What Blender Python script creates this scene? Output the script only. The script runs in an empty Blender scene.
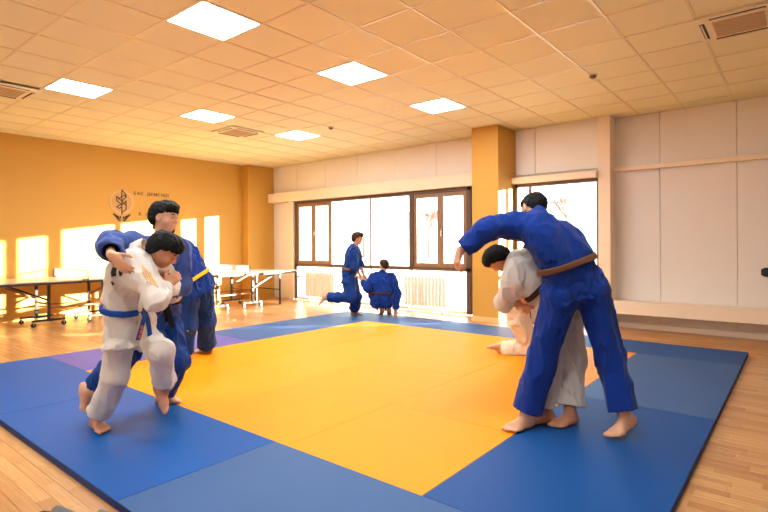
import bpy, bmesh, math, random
import numpy as np
from mathutils import Vector, Matrix
from mathutils.bvhtree import BVHTree

# ------------------------------------------------------------------ camera, world, sun, exposure
scene = bpy.context.scene
col = scene.collection
CAMZ = 1.307            # eye height
YAW = 39.2              # camera looks this far to the left of +Y
FPX = 512.5             # focal length in pixels of a 768 px wide frame
cd = bpy.data.cameras.new('camera')
cam = bpy.data.objects.new('camera', cd)
col.objects.link(cam)
cd.sensor_width = 36.0
cd.lens = FPX / 768.0 * 36.0
cd.shift_y = -11.0 / 768.0
cd.clip_start = 0.05
cd.clip_end = 400
_yaw = math.radians(YAW)
_r = Vector((math.cos(_yaw), math.sin(_yaw), 0)); _f = Vector((-math.sin(_yaw), math.cos(_yaw), 0)); _u = Vector((0, 0, 1))
_m = Matrix((_r, _u, -_f)).transposed()
_m = _m @ Matrix.Rotation(math.radians(-0.3), 3, 'Z')
cam.matrix_world = Matrix.Translation((0, 0, CAMZ)) @ _m.to_4x4()
scene.camera = cam

world = bpy.data.worlds.new('world')
scene.world = world
world.use_nodes = True
bg = world.node_tree.nodes['Background']
bg.inputs['Color'].default_value = (0.78, 0.93, 1.0, 1)
bg.inputs['Strength'].default_value = 3.0

sd = bpy.data.lights.new('sun', 'SUN')
sd.energy = 34.0
sd.angle = math.radians(0.6)
sd.color = (1.0, 0.92, 0.76)
sun = bpy.data.objects.new('sun', sd)
col.objects.link(sun)
SUN_DIR = Vector((-1.0, -1.03, -0.150)).normalized()
sun.rotation_euler = SUN_DIR.to_track_quat('-Z', 'Y').to_euler()
sun.location = (6, 16, 4)

vs = scene.view_settings
vs.view_transform = 'Standard'
vs.look = 'None'
vs.exposure = 1.14
vs.gamma = 1.0
vs.use_curve_mapping = False
PANEL_STRENGTH = 23.0

RIGHT = np.array([_r.x, _r.y, 0.0]); FWD = np.array([_f.x, _f.y, 0.0]); UP = np.array([0, 0, 1.0])
CAM = np.array([0, 0, CAMZ])
def at(px, py, D):
    """world point that lies D metres ahead of the eye on the photograph's sight line (px, py)"""
    a, b = (px - 384.0) / FPX, (245.0 - py) / FPX
    c, s = math.cos(math.radians(0.3)), math.sin(math.radians(0.3))
    return CAM + FWD * D + RIGHT * ((a * c + b * s) * D) + UP * ((-a * s + b * c) * D)
def gnd(px, py, z=0.0):
    """point at height z above the mats over the mat spot seen at (px, py)"""
    p = at(px, py, 1.0) - CAM
    q = CAM + p * ((CAMZ - 0.045) / -p[2])
    q[2] = 0.045 + z
    return q

# ------------------------------------------------------------------ materials
def rgb(r, g, b):
    def l(c):
        c /= 255.0
        return c / 12.92 if c <= 0.04045 else ((c + 0.055) / 1.055) ** 2.4
    return (l(r), l(g), l(b), 1.0)

MATS = {}
def mat(name, colr, rough=0.6, spec=0.5, metal=0.0, noise=0.0, nscale=8.0, bump=0.0, bscale=60.0, sheen=0.0, sss=0.0, emit=None, estr=0.0, coat=0.0):
    if name in MATS:
        return MATS[name]
    m = bpy.data.materials.new(name); m.use_nodes = True
    nt = m.node_tree; b = nt.nodes['Principled BSDF']
    b.inputs['Base Color'].default_value = colr
    b.inputs['Roughness'].default_value = rough
    b.inputs['Specular IOR Level'].default_value = spec
    b.inputs['Metallic'].default_value = metal
    if sheen: b.inputs['Sheen Weight'].default_value = sheen
    if coat: b.inputs['Coat Weight'].default_value = coat
    if sss:
        b.inputs['Subsurface Weight'].default_value = sss
        b.inputs['Subsurface Radius'].default_value = (0.012, 0.005, 0.003)
        b.inputs['Subsurface Scale'].default_value = 1.0
    if emit:
        b.inputs['Emission Color'].default_value = emit
        b.inputs['Emission Strength'].default_value = estr
    tc = nt.nodes.new('ShaderNodeTexCoord')
    if noise:
        n = nt.nodes.new('ShaderNodeTexNoise'); n.inputs['Scale'].default_value = nscale; n.inputs['Detail'].default_value = 4
        nt.links.new(tc.outputs['Object'], n.inputs['Vector'])
        mx = nt.nodes.new('ShaderNodeMix'); mx.data_type = 'RGBA'
        c = colr
        mx.inputs['A'].default_value = (c[0] * (1 - noise), c[1] * (1 - noise), c[2] * (1 - noise), 1)
        mx.inputs['B'].default_value = (min(1, c[0] * (1 + noise)), min(1, c[1] * (1 + noise)), min(1, c[2] * (1 + noise)), 1)
        nt.links.new(n.outputs['Fac'], mx.inputs['Factor'])
        nt.links.new(mx.outputs['Result'], b.inputs['Base Color'])
    if bump:
        n2 = nt.nodes.new('ShaderNodeTexNoise'); n2.inputs['Scale'].default_value = bscale; n2.inputs['Detail'].default_value = 3
        nt.links.new(tc.outputs['Object'], n2.inputs['Vector'])
        bp = nt.nodes.new('ShaderNodeBump'); bp.inputs['Strength'].default_value = bump; bp.inputs['Distance'].default_value = 0.004
        nt.links.new(n2.outputs['Fac'], bp.inputs['Height'])
        nt.links.new(bp.outputs['Normal'], b.inputs['Normal'])
    MATS[name] = m
    return m

def glass_mat():
    m = bpy.data.materials.new('window_glass'); m.use_nodes = True
    nt = m.node_tree
    for n in list(nt.nodes): nt.nodes.remove(n)
    out = nt.nodes.new('ShaderNodeOutputMaterial')
    tr = nt.nodes.new('ShaderNodeBsdfTransparent'); tr.inputs['Color'].default_value = (0.96, 0.97, 0.97, 1)
    gl = nt.nodes.new('ShaderNodeBsdfGlossy'); gl.inputs['Roughness'].default_value = 0.02
    fr = nt.nodes.new('ShaderNodeFresnel'); fr.inputs['IOR'].default_value = 1.3
    mx = nt.nodes.new('ShaderNodeMixShader')
    nt.links.new(fr.outputs['Fac'], mx.inputs['Fac'])
    nt.links.new(tr.outputs['BSDF'], mx.inputs[1]); nt.links.new(gl.outputs['BSDF'], mx.inputs[2])
    nt.links.new(mx.outputs['Shader'], out.inputs['Surface'])
    return m
GLASS = glass_mat()

def wood_mat():
    m = bpy.data.materials.new('oak_parquet'); m.use_nodes = True
    nt = m.node_tree; b = nt.nodes['Principled BSDF']; L = nt.links
    geo = nt.nodes.new('ShaderNodeNewGeometry'); oi = nt.nodes.new('ShaderNodeObjectInfo')
    ad = nt.nodes.new('ShaderNodeMath'); ad.operation = 'ADD'
    L.new(geo.outputs['Random Per Island'], ad.inputs[0]); L.new(oi.outputs['Random'], ad.inputs[1])
    fr = nt.nodes.new('ShaderNodeMath'); fr.operation = 'FRACT'; L.new(ad.outputs[0], fr.inputs[0])
    rp = nt.nodes.new('ShaderNodeValToRGB')
    rp.color_ramp.elements[0].color = rgb(176, 122, 72); rp.color_ramp.elements[1].color = rgb(206, 158, 104)
    e = rp.color_ramp.elements.new(0.5); e.color = rgb(193, 141, 88)
    L.new(fr.outputs[0], rp.inputs['Fac'])
    mp = nt.nodes.new('ShaderNodeMapping'); mp.inputs['Scale'].default_value = (1.2, 22, 22)
    L.new(geo.outputs['Position'], mp.inputs['Vector'])
    ns = nt.nodes.new('ShaderNodeTexNoise'); ns.inputs['Scale'].default_value = 3.0; ns.inputs['Detail'].default_value = 5
    L.new(mp.outputs['Vector'], ns.inputs['Vector'])
    mx = nt.nodes.new('ShaderNodeMix'); mx.data_type = 'RGBA'; mx.blend_type = 'MULTIPLY'; mx.inputs['Factor'].default_value = 0.5
    r2 = nt.nodes.new('ShaderNodeValToRGB'); r2.color_ramp.elements[0].position = 0.3; r2.color_ramp.elements[0].color = (0.62, 0.55, 0.48, 1); r2.color_ramp.elements[1].position = 0.62; r2.color_ramp.elements[1].color = (1, 1, 1, 1)
    L.new(ns.outputs['Fac'], r2.inputs['Fac'])
    L.new(rp.outputs['Color'], mx.inputs['A']); L.new(r2.outputs['Color'], mx.inputs['B'])
    L.new(mx.outputs['Result'], b.inputs['Base Color'])
    b.inputs['Roughness'].default_value = 0.32
    b.inputs['Specular IOR Level'].default_value = 0.5
    return m
WOOD = wood_mat()

M_ORANGE = mat('orange_paint', rgb(205, 156, 70), 0.55, 0.35, noise=0.02, nscale=1.5, bump=0.08, bscale=120)
M_PANEL = mat('white_wall_panel', rgb(234, 228, 222), 0.45, 0.4, noise=0.012, nscale=2)
M_TRIM = mat('white_trim', rgb(240, 222, 200), 0.45, 0.4)
M_TILE = mat('ceiling_tile', rgb(232, 226, 192), 0.9, 0.2, noise=0.04, nscale=60, bump=0.4, bscale=250)
M_GRID = mat('ceiling_grid', rgb(220, 206, 172), 0.35, 0.5)
M_FRAMEW = mat('window_brown', rgb(92, 66, 52), 0.42, 0.5)
M_FRAMEGLARE = mat('window_brown_glare', rgb(142, 108, 82), 0.42, 0.5)  # brown frame lightened: window glare on sashes and thin mullions put into the colour
M_RAD = mat('radiator_white', rgb(246, 236, 220), 0.4, 0.5)
M_METAL = mat('chrome', rgb(200, 200, 205), 0.25, 0.5, metal=1.0)
M_DARKM = mat('dark_metal', rgb(40, 32, 30), 0.45, 0.5)
M_YELLOW = mat('mat_yellow', rgb(240, 145, 0), 0.55, 0.14, noise=0.03, nscale=3, bump=0.25, bscale=320)
M_BLUE1 = mat('mat_blue', rgb(0, 78, 152), 0.55, 0.14, noise=0.06, nscale=3, bump=0.25, bscale=320)
M_BLUE2 = mat('mat_blue_grey', rgb(54, 88, 136), 0.55, 0.14, noise=0.06, nscale=3, bump=0.25, bscale=320)
M_BLUE3 = mat('mat_blue_dark', rgb(16, 70, 134), 0.55, 0.14, noise=0.06, nscale=3, bump=0.25, bscale=320)
M_PURPLE = mat('mat_purple', rgb(92, 86, 156), 0.55, 0.14, noise=0.06, nscale=3, bump=0.25, bscale=320)
M_SIDE = mat('mat_side', rgb(8, 42, 104), 0.6, 0.3)
M_NET = mat('net_white', rgb(236, 226, 226), 0.8, 0.2)
M_BLACK = mat('black_plastic', rgb(22, 22, 24), 0.5, 0.4)

# ------------------------------------------------------------------ small mesh kit
def meta(o, label=None, cat=None, group=None, kind=None):
    if label: o['label'] = label
    if cat: o['category'] = cat
    if group: o['group'] = group
    if kind: o['kind'] = kind
    return o

def empty(name, loc, label=None, cat=None, group=None, rz=0.0):
    o = bpy.data.objects.new(name, None)
    o.empty_display_size = 0.1
    col.objects.link(o); o.location = loc; o.rotation_euler = (0, 0, rz)
    return meta(o, label, cat, group)

class MB:
    """collects boxes, tubes and quads for one mesh"""
    def __init__(self): self.v = []; self.f = []; self.mi = []
    def quad_mesh(self, V, F, mi=0):
        n = len(self.v); self.v += [tuple(p) for p in V]; self.f += [tuple(i + n for i in q) for q in F]; self.mi += [mi] * len(F)
        return self
    def box(self, x0, x1, y0, y1, z0, z1, mi=0, bev=0.0):
        if bev > 0:
            bm = bmesh.new(); bmesh.ops.create_cube(bm, size=1)
            for v in bm.verts: v.co = Vector(((x0 + x1) / 2 + v.co.x * (x1 - x0), (y0 + y1) / 2 + v.co.y * (y1 - y0), (z0 + z1) / 2 + v.co.z * (z1 - z0)))
            bmesh.ops.bevel(bm, geom=bm.edges[:], offset=bev, segments=2, affect='EDGES', profile=0.6)
            bm.verts.index_update()
            self.quad_mesh([v.co[:] for v in bm.verts], [[v.index for v in f.verts] for f in bm.faces], mi); bm.free(); return self
        V = [(x, y, z) for z in (z0, z1) for y in (y0, y1) for x in (x0, x1)]
        F = [(0, 2, 3, 1), (4, 5, 7, 6), (0, 1, 5, 4), (2, 6, 7, 3), (0, 4, 6, 2), (1, 3, 7, 5)]
        return self.quad_mesh(V, F, mi)
    def tube(self, pts, r, n=8, mi=0, caps=True):
        pts = [Vector(p) for p in pts]; rs = r if isinstance(r, (list, tuple)) else [r] * len(pts)
        V = []; F = []
        prev = None
        for i, p in enumerate(pts):
            d = (pts[min(i + 1, len(pts) - 1)] - pts[max(i - 1, 0)]).normalized()
            a = prev if prev is not None else (Vector((0, 0, 1)) if abs(d.z) < 0.9 else Vector((1, 0, 0)))
            s = d.cross(a).normalized(); t = s.cross(d).normalized(); prev = t
            for k in range(n):
                an = 2 * math.pi * k / n
                V.append(p + (s * math.cos(an) + t * math.sin(an)) * rs[i])
        for i in range(len(pts) - 1):
            for k in range(n):
                F.append((i * n + k, i * n + (k + 1) % n, (i + 1) * n + (k + 1) % n, (i + 1) * n + k))
        if caps:
            F.append(tuple(range(n - 1, -1, -1))); F.append(tuple((len(pts) - 1) * n + k for k in range(n)))
        return self.quad_mesh(V, F, mi)
    def bar(self, a, b, w, h, mi=0):
        a = Vector(a); b = Vector(b); d = (b - a).normalized()
        up = Vector((0, 0, 1)) if abs(d.z) < 0.95 else Vector((0, 1, 0))
        s = d.cross(up).normalized() * w / 2; t = s.cross(d).normalized() * h / 2
        V = [p + i * s + j * t for p in (a, b) for j in (-1, 1) for i in (-1, 1)]
        F = [(0, 1, 3, 2), (4, 6, 7, 5), (0, 4, 5, 1), (2, 3, 7, 6), (0, 2, 6, 4), (1, 5, 7, 3)]
        return self.quad_mesh(V, F, mi)
    def mesh(self, name, mats):
        me = bpy.data.meshes.new(name); me.from_pydata([tuple(v) for v in self.v], [], self.f)
        for m in (mats if isinstance(mats, (list, tuple)) else [mats]): me.materials.append(m)
        if any(self.mi): me.polygons.foreach_set('material_index', self.mi)
        bm = bmesh.new(); bm.from_mesh(me); bmesh.ops.recalc_face_normals(bm, faces=bm.faces); bm.to_mesh(me); bm.free()
        return me
    def build(self, name, mats, parent=None, smooth=False):
        o = bpy.data.objects.new(name, self.mesh(name, mats))
        col.objects.link(o)
        if parent is not None:
            o.parent = parent
        if smooth:
            for p in o.data.polygons: p.use_smooth = True
        return o
def place(me, name, loc, parent=None):
    o = bpy.data.objects.new(name, me); col.objects.link(o); o.location = loc
    if parent is not None: o.parent = parent
    return o
def struct(o): o['kind'] = 'structure'; return o

# ------------------------------------------------------------------ room shell
XL, XR = -10.7, 3.3          # left (orange) wall, wall to the right of the frame
YB, YF = -4.2, 8.38          # wall behind the camera, window wall
YR = 8.62                    # plain panel wall on the right stands a little further out
CEIL = 3.283
TILE = 0.6
GX0, GY0 = -3.723, 2.27      # one node of the ceiling grid
MT = 0.045                   # judo mat thickness

rng = random.Random(5)
floor = struct(MB().box(XL - 0.2, XR + 0.2, YB - 0.2, 8.9, -0.12, -0.012).build('floor', mat('floor_joint', rgb(96, 62, 34), 0.7)))
# parquet strips along X, 75 mm by about 0.5 m; the strips that show largest are objects of their own
PW = 0.075
plank_meshes = {}
def plank_mesh(L):
    if L not in plank_meshes:
        m = MB(); b = 0.0012; x = L / 2 - 0.0006; y = PW / 2 - 0.0006
        V = [(-x, -y, -0.011), (x, -y, -0.011), (x, y, -0.011), (-x, y, -0.011), (-x, -y, -b), (x, -y, -b), (x, y, -b), (-x, y, -b), (-x + b, -y + b, 0), (x - b, -y + b, 0), (x - b, y - b, 0), (-x + b, y - b, 0)]
        F = [(8, 9, 10, 11), (4, 5, 9, 8), (5, 6, 10, 9), (6, 7, 11, 10), (7, 4, 8, 11), (0, 1, 5, 4), (1, 2, 6, 5), (2, 3, 7, 6), (3, 0, 4, 7)]
        m.quad_mesh(V, F); plank_meshes[L] = (m.mesh('plank', WOOD), V, F)
    return plank_meshes[L]
cells = []
y = YB
row = 0
while y < 8.7:
    x = XL - rng.random() * 0.5
    while x < XR:
        L = rng.choice((0.38, 0.46, 0.54))
        cells.append((x + L / 2, y + PW / 2, L)); x += L
    y += PW; row += 1
def plank_show(c):
    X, Y, L = c
    on_mat = -6.7 < X - 0.2 and X + 0.2 < -0.5 and 1.17 < Y < 7.2
    v = np.array([X, Y, -CAMZ]); D = v @ FWD
    if D < 0.3 or on_mat: return 0
    px = 384 + FPX * (v @ RIGHT) / D; py = 245 + FPX * CAMZ / D
    if px < -15 or px > 783 or py > 530: return 0
    return 1.0 / (D * D)
sc_ = sorted(range(len(cells)), key=lambda i: -plank_show(cells[i]))
near = set(i for i in sc_[:300] if plank_show(cells[i]) > 0)
rest = MB()
for i, (X, Y, L) in enumerate(cells):
    me, V, F = plank_mesh(L)
    if i in near:
        place(me, 'plank', (X, Y, rng.uniform(-0.0006, 0.0)), floor)
    else:
        rest.quad_mesh([(a + X, b + Y, c) for a, b, c in V], F)
ro = rest.build('planks', WOOD, floor); ro['kind'] = 'stuff'

# ceiling: slab, suspended tiles, T-bars
ceiling = struct(MB().box(XL - 0.2, XR + 0.2, YB - 0.2, 8.9, CEIL + 0.03, CEIL + 0.2).build('ceiling', M_TILE))
lights_ij = [(0, 0), (3, 0), (6, 0), (0, 5), (3, 5), (6, 5)]
hidden_lights = [(-3, 0), (-8, 0), (-8, -5), (-3, -5), (0, -5), (-8, 5)]
gap_tiles = set(lights_ij + hidden_lights + [(5, -6), (-1, 6)])
tile_me = MB().box(-0.29, 0.29, -0.29, 0.29, 0, 0.028, bev=0.004).mesh('ceiling_tile', M_TILE)
tv = [v.co[:] for v in tile_me.vertices]; tf = [tuple(p.vertices) for p in tile_me.polygons]
rest = MB(); ntile = 0
for i in range(-12, 12):
    for j in range(-13, 13):
        X = GX0 - TILE * (j + 0.5); Y = GY0 + TILE * (i + 0.5)
        if (i, j) in gap_tiles: continue
        if X - 0.3 < XL - 0.25 or X + 0.3 > XR + 0.25 or Y - 0.3 < YB - 0.25 or Y + 0.3 > 8.95: continue
        v = np.array([X, Y, CEIL - CAMZ]); D = v @ FWD
        seen = False
        if D > 0.5:
            px = 384 + FPX * (v @ RIGHT) / D; py = 245 - FPX * v[2] / D
            seen = -40 < px < 808 and py > -25
        if seen and ntile < 300:
            place(tile_me, 'ceiling_tile', (X, Y, CEIL + 0.004), ceiling); ntile += 1
        else:
            rest.quad_mesh([(a + X, b + Y, c + CEIL + 0.004) for a, b, c in tv], tf)
o = rest.build('ceiling_tiles', M_TILE, ceiling); o['kind'] = 'stuff'
barx = MB().box(XL, XR, -0.012, 0.012, 0, 0.02).mesh('grid_bar', M_GRID)
bary = MB().box(-0.012, 0.012, YB, 8.62, 0, 0.02).mesh('grid_bar', M_GRID)
for i in range(-10, 12):
    Y = GY0 + TILE * i
    if YB < Y < 8.62: place(barx, 'grid_bar', (0, Y, CEIL), ceiling)
for j in range(-11, 13):
    X = GX0 - TILE * j
    if XL < X < XR: place(bary, 'grid_bar', (X, 0, CEIL - 0.001), ceiling)

# walls
wl = struct(MB().box(XL - 0.2, XL, YB - 0.2, 8.9, 0, CEIL + 0.02).build('wall_left', M_ORANGE))
struct(MB().box(XL, XL + 0.26, 7.58, 8.38, 0.0, CEIL).build('wall_pilaster', M_ORANGE))
struct(MB().box(XL, XL + 0.012, YB, 7.58, 0.0, 0.07).box(XL + 0.26, XL + 0.272, 7.58, 8.3, 0, 0.07).build('baseboard_left', M_ORANGE))
struct(MB().box(XR, XR + 0.2, YB - 0.2, 8.9, 0, CEIL + 0.02).build('wall_right', M_PANEL))
struct(MB().box(XL - 0.2, XR + 0.2, YB - 0.2, YB, 0, CEIL + 0.02).build('wall_behind', M_PANEL))
M_CORE = mat('wall_core', rgb(214, 200, 186), 0.7)
wb = MB()
wb.box(XL, -2.3, YF + 0.006, 8.66, 2.37, CEIL + 0.02)                 # above both windows
wb.box(XL, -9.55, YF + 0.006, 8.66, 0, 2.37)                          # left jamb
wb.box(-4.70, -3.85, YF + 0.006, 8.66, 0, 2.37)                       # behind the pillar
wb.box(-2.46, XR, YR + 0.006, 8.9, 0, CEIL + 0.02)                    # plain wall on the right
wall_back = struct(wb.build('wall_back', M_CORE))
# wall panels, each with its own joint
def panel(x0, x1, yf, z0, z1):
    MB().box(x0 + 0.003, x1 - 0.003, yf - 0.02, yf + 0.004, z0, z1, bev=0.003).build('wall_panel', M_PANEL, wall_back)
xs = [XL, -9.56, -8.566, -7.56, -6.52, -5.49, -4.36]
for a, b in zip(xs[:-1], xs[1:]): panel(a, b, YF, 2.6, CEIL)
for a, b in zip([-3.85, -3.5], [-3.5, -2.46]): panel(a, b, YF, 2.5, CEIL)
panel(XL + 0.26, -9.55, YF, 0.0, 2.37)
xr = [-2.46, -1.652, -0.694, 0.264, 1.222, 2.18, XR]
for a, b in zip(xr[:-1], xr[1:]):
    panel(a, b, YR, 2.47, CEIL); panel(a, b, YR, 0.40, 2.47); panel(a, b, YR, 0.0, 0.40)
# orange pillar between the windows
pillar = struct(MB().box(-4.36, -3.87, 7.73, YF + 0.01, 0, CEIL).build('wall_pillar', M_ORANGE))
struct(MB().box(-4.375, -3.855, 7.715, YF, 0.0, 0.09, bev=0.004).build('baseboard_pillar', mat('pillar_base', rgb(236, 190, 130), 0.5)))
# boxed beam above the big window, trunking on the right, post, heating ledge
struct(MB().box(XL + 0.02, -4.36, 8.18, YF - 0.018, 2.375, 2.605, bev=0.006).build('trim_1', M_TRIM))
struct(MB().box(-3.87, -2.46, 8.22, YF - 0.018, 2.345, 2.445, bev=0.006).build('trim_2', M_TRIM))
struct(MB().box(-2.28, XR, 8.50, YR - 0.018, 2.435, 2.505, bev=0.006).build('trim_3', M_TRIM))
struct(MB().box(-2.46, -2.28, 8.30, YR - 0.018, 0, CEIL, bev=0.006).build('trim_4', M_TRIM))
struct(MB().box(-2.28, XR, 8.22, YR - 0.018, 0.25, 0.435, bev=0.006).build('trim_5', M_TRIM))
struct(MB().box(-2.28, XR, YR - 0.06, YR - 0.02, 0.0, 0.085, bev=0.005).build('baseboard_back', M_TRIM))
struct(MB().box(-9.70, -9.55, 8.22, YF - 0.018, 0, 2.375, bev=0.005).build('trim_6', M_TRIM))

# ------------------------------------------------------------------ windows
def pane(root, x0, x1, z0, z1, y):
    MB().box(x0, x1, y - 0.003, y + 0.003, z0, z1).build('glass_pane', GLASS, root)
def sash(root, x0, x1, z0, z1, y, w=0.075, handle=None):
    m = MB()
    for (a, b, c, d) in ((x0, x0 + w, z0, z1), (x1 - w, x1, z0, z1), (x0 + w, x1 - w, z0, z0 + w), (x0 + w, x1 - w, z1 - w, z1)):
        m.box(a, b, y - 0.035, y + 0.035, c, d, bev=0.006)
    s = m.build('sash', M_FRAMEGLARE, root)
    MB().box(x0 + w - 0.01, x1 - w + 0.01, y - 0.004, y + 0.004, z0 + w - 0.01, z1 - w + 0.01).build('glass_pane', GLASS, s)
    if handle:
        zc = (z0 + z1) / 2
        MB().box(handle - 0.014, handle + 0.014, y - 0.045, y - 0.034, zc - 0.04, zc + 0.04).tube([(handle, y - 0.045, zc), (handle, y - 0.07, zc), (handle, y - 0.07, zc - 0.12)], 0.009).build('window_handle', M_METAL, s)
WY = 8.32
SILL = 0.84
w1 = struct(empty('window_1', (0, 0, 0)))
fx = MB()
X0, X1, ZB, ZT = -9.55, -4.70, 0.02, 2.37
for a, b, c, d in ((X0, X0 + 0.09, ZB, ZT), (X1 - 0.09, X1, ZB, ZT), (X0, X1, ZT - 0.07, ZT), (X0, X1, SILL - 0.035, SILL + 0.035)):
    fx.box(a, b, WY - 0.05, WY + 0.05, c, d, bev=0.005)
fx.build('window_frame', M_FRAMEW, w1)
for mx_, w_ in ((-8.30, 0.06), (-7.11, 0.05), (-6.04, 0.11)):
    MB().box(mx_ - w_ / 2, mx_ + w_ / 2, WY - 0.05, WY + 0.05, SILL, ZT - 0.06, bev=0.005).build('mullion', M_FRAMEGLARE if w_ < 0.1 else M_FRAMEW, w1)
    MB().box(mx_ - 0.025, mx_ + 0.025, WY - 0.04, WY + 0.05, ZB + 0.04, SILL - 0.03, bev=0.005).build('lower_mullion', M_TRIM, w1)
MB().box(X0 + 0.09, X1 - 0.09, WY - 0.05, WY + 0.05, ZB, ZB + 0.05, bev=0.005).build('bottom_rail', M_TRIM, w1)
sash(w1, -9.46, -8.89, SILL + 0.035, ZT - 0.07, WY)
sash(w1, -8.89, -8.33, SILL + 0.035, ZT - 0.07, WY, handle=-8.86)
sash(w1, -5.985, -5.36, SILL + 0.035, ZT - 0.07, WY)
sash(w1, -5.36, -4.79, SILL + 0.035, ZT - 0.07, WY, handle=-5.33)
pane(w1, -8.275, -7.135, SILL + 0.03, ZT - 0.065, WY)
pane(w1, -7.085, -6.095, SILL + 0.03, ZT - 0.065, WY)
for a, b in ((-9.46, -8.33), (-8.27, -7.135), (-7.085, -6.095), (-5.985, -4.79)):
    pane(w1, a, b, ZB + 0.045, SILL - 0.03, WY)
w2 = struct(empty('window_2', (0, 0, 0)))
fx = MB(); X0, X1, ZT2 = -3.85, -2.46, 2.345
for a, b, c, d in ((X0, X0 + 0.05, ZB, ZT2), (X1 - 0.03, X1, ZB, ZT2), (X0, X1, ZT2 - 0.06, ZT2), (X0, X1, SILL - 0.035, SILL + 0.035), (X0, X1, ZB, ZB + 0.05)):
    fx.box(a, b, WY + 0.0, WY + 0.08, c, d, bev=0.005)
fx.build('window_frame', M_FRAMEW, w2)
MB().box(-3.60, -3.55, WY, WY + 0.08, ZB + 0.04, ZT2 - 0.05, bev=0.005).build('mullion', M_FRAMEW, w2)
for a, b in ((-3.80, -3.60), (-3.55, -2.49)):
    pane(w2, a, b, SILL + 0.03, ZT2 - 0.055, WY + 0.04); pane(w2, a, b, ZB + 0.045, SILL - 0.03, WY + 0.04)

# ------------------------------------------------------------------ judo mats
def judo_mat(x0, x1, y0, y1, m, label):
    cx, cy = (x0 + x1) / 2, (y0 + y1) / 2
    g = 0.0006 if m is M_YELLOW else 0.0015; hx, hy = (x1 - x0) / 2 - g, (y1 - y0) / 2 - g
    t = empty('judo_mat', (cx, cy, 0), label, 'mat', 'judo mats of the practice area')
    MB().box(-hx, hx, -hy, hy, 0, MT - 0.006, bev=0.003).build('foam_base', M_SIDE, t)
    MB().box(-hx, hx, -hy, hy, MT - 0.006, MT, bev=0.0028).build('cover', m, t)
    return t
YX = [-1.488, -2.527, -3.566, -4.604, -5.643]
YY = [2.115, 3.193, 4.271, 5.349, 6.426]
nm = ['right-hand', 'second from right', 'third from right', 'left-hand']
for k, (a, b, n) in enumerate(((0, 1, 'small front'), (1, 3, 'middle'), (3, 4, 'small rear'))):
    judo_mat(YX[1], YX[0], YY[a], YY[b], M_YELLOW, 'yellow judo mat in the right-hand row, ' + ('front short piece' if k == 0 else 'long middle piece' if k == 1 else 'rear short piece near the kneeling judoka'))
for k in (1, 2, 3):
    for h_, (a, b) in enumerate(((0, 2), (2, 4))):
        judo_mat(YX[k + 1], YX[k], YY[a], YY[b], M_YELLOW, 'yellow judo mat, %s half of the row %s' % (('front', 'rear')[h_], ('beside the right-hand row', 'in the centre left', 'along the purple mat')[k - 1]))
judo_mat(-2.64, -0.484, 1.125, 2.115, M_BLUE2, 'greyish blue judo mat at the bottom edge in front of the yellow area')
judo_mat(-4.675, -2.64, 1.125, 2.115, M_BLUE1, 'bright blue judo mat under the boy in the white uniform')
judo_mat(-6.755, -4.675, 1.125, 2.115, M_BLUE1, 'bright blue judo mat at the left edge of the photo')
judo_mat(-6.755, -5.643, 2.115, 4.16, M_PURPLE, 'faded purple judo mat behind the left pair')
judo_mat(-6.755, -5.643, 4.16, 6.426, M_BLUE2, 'greyish blue judo mat between purple mat and far corner')
judo_mat(-1.488, -0.484, 2.115, 4.33, M_BLUE3, 'dark blue judo mat under the tall judoka on the right')
judo_mat(-1.488, -0.484, 4.33, 6.426, M_BLUE2, 'greyish blue judo mat on the right behind the tall judoka')
judo_mat(-2.56, -0.484, 6.426, 7.253, M_BLUE3, 'dark blue judo mat in the far right corner near the heating ledge')
judo_mat(-4.66, -2.56, 6.426, 7.253, M_BLUE2, 'blue judo mat in front of the orange pillar')
judo_mat(-6.755, -4.66, 6.426, 7.253, M_BLUE2, 'blue judo mat in the far corner under the two boys by the window')

# ------------------------------------------------------------------ ceiling fittings
M_DIFF = mat('led_diffuser', rgb(255, 255, 255), 0.5, emit=(0.92, 0.99, 1.0, 1), estr=PANEL_STRENGTH)
M_LEDF = mat('led_frame', rgb(240, 238, 236), 0.4)
lf_me = MB().box(-0.296, -0.28, -0.296, 0.296, 0, 0.012).box(0.28, 0.296, -0.296, 0.296, 0, 0.012).box(-0.28, 0.28, -0.296, -0.28, 0, 0.012).box(-0.28, 0.28, 0.28, 0.296, 0, 0.012).mesh('frame', M_LEDF)
ld_me = MB().box(-0.28, 0.28, -0.28, 0.28, 0.003, 0.011).mesh('diffuser', M_DIFF)
lab = {(0, 0): 'largest lit square ceiling panel at the top of the photo', (3, 0): 'lit square ceiling panel at the middle of the nearer row', (6, 0): 'lit square ceiling panel closest to the orange pillar',
       (0, 5): 'lit square ceiling panel nearest the left edge of the photo', (3, 5): 'lit square ceiling panel in the middle of the row by the orange wall', (6, 5): 'smallest lit square ceiling panel near the far corner'}
for ij in lights_ij + hidden_lights:
    X = GX0 - TILE * (ij[1] + 0.5); Y = GY0 + TILE * (ij[0] + 0.5)
    t = empty('ceiling_light', (X, Y, CEIL - 0.001), lab.get(ij, 'lit square ceiling panel of the part of the room behind the photographer'), 'ceiling light', 'square LED ceiling panels')
    place(lf_me, 'frame', (0, 0, 0), t); place(ld_me, 'diffuser', (0, 0, 0), t)

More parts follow.
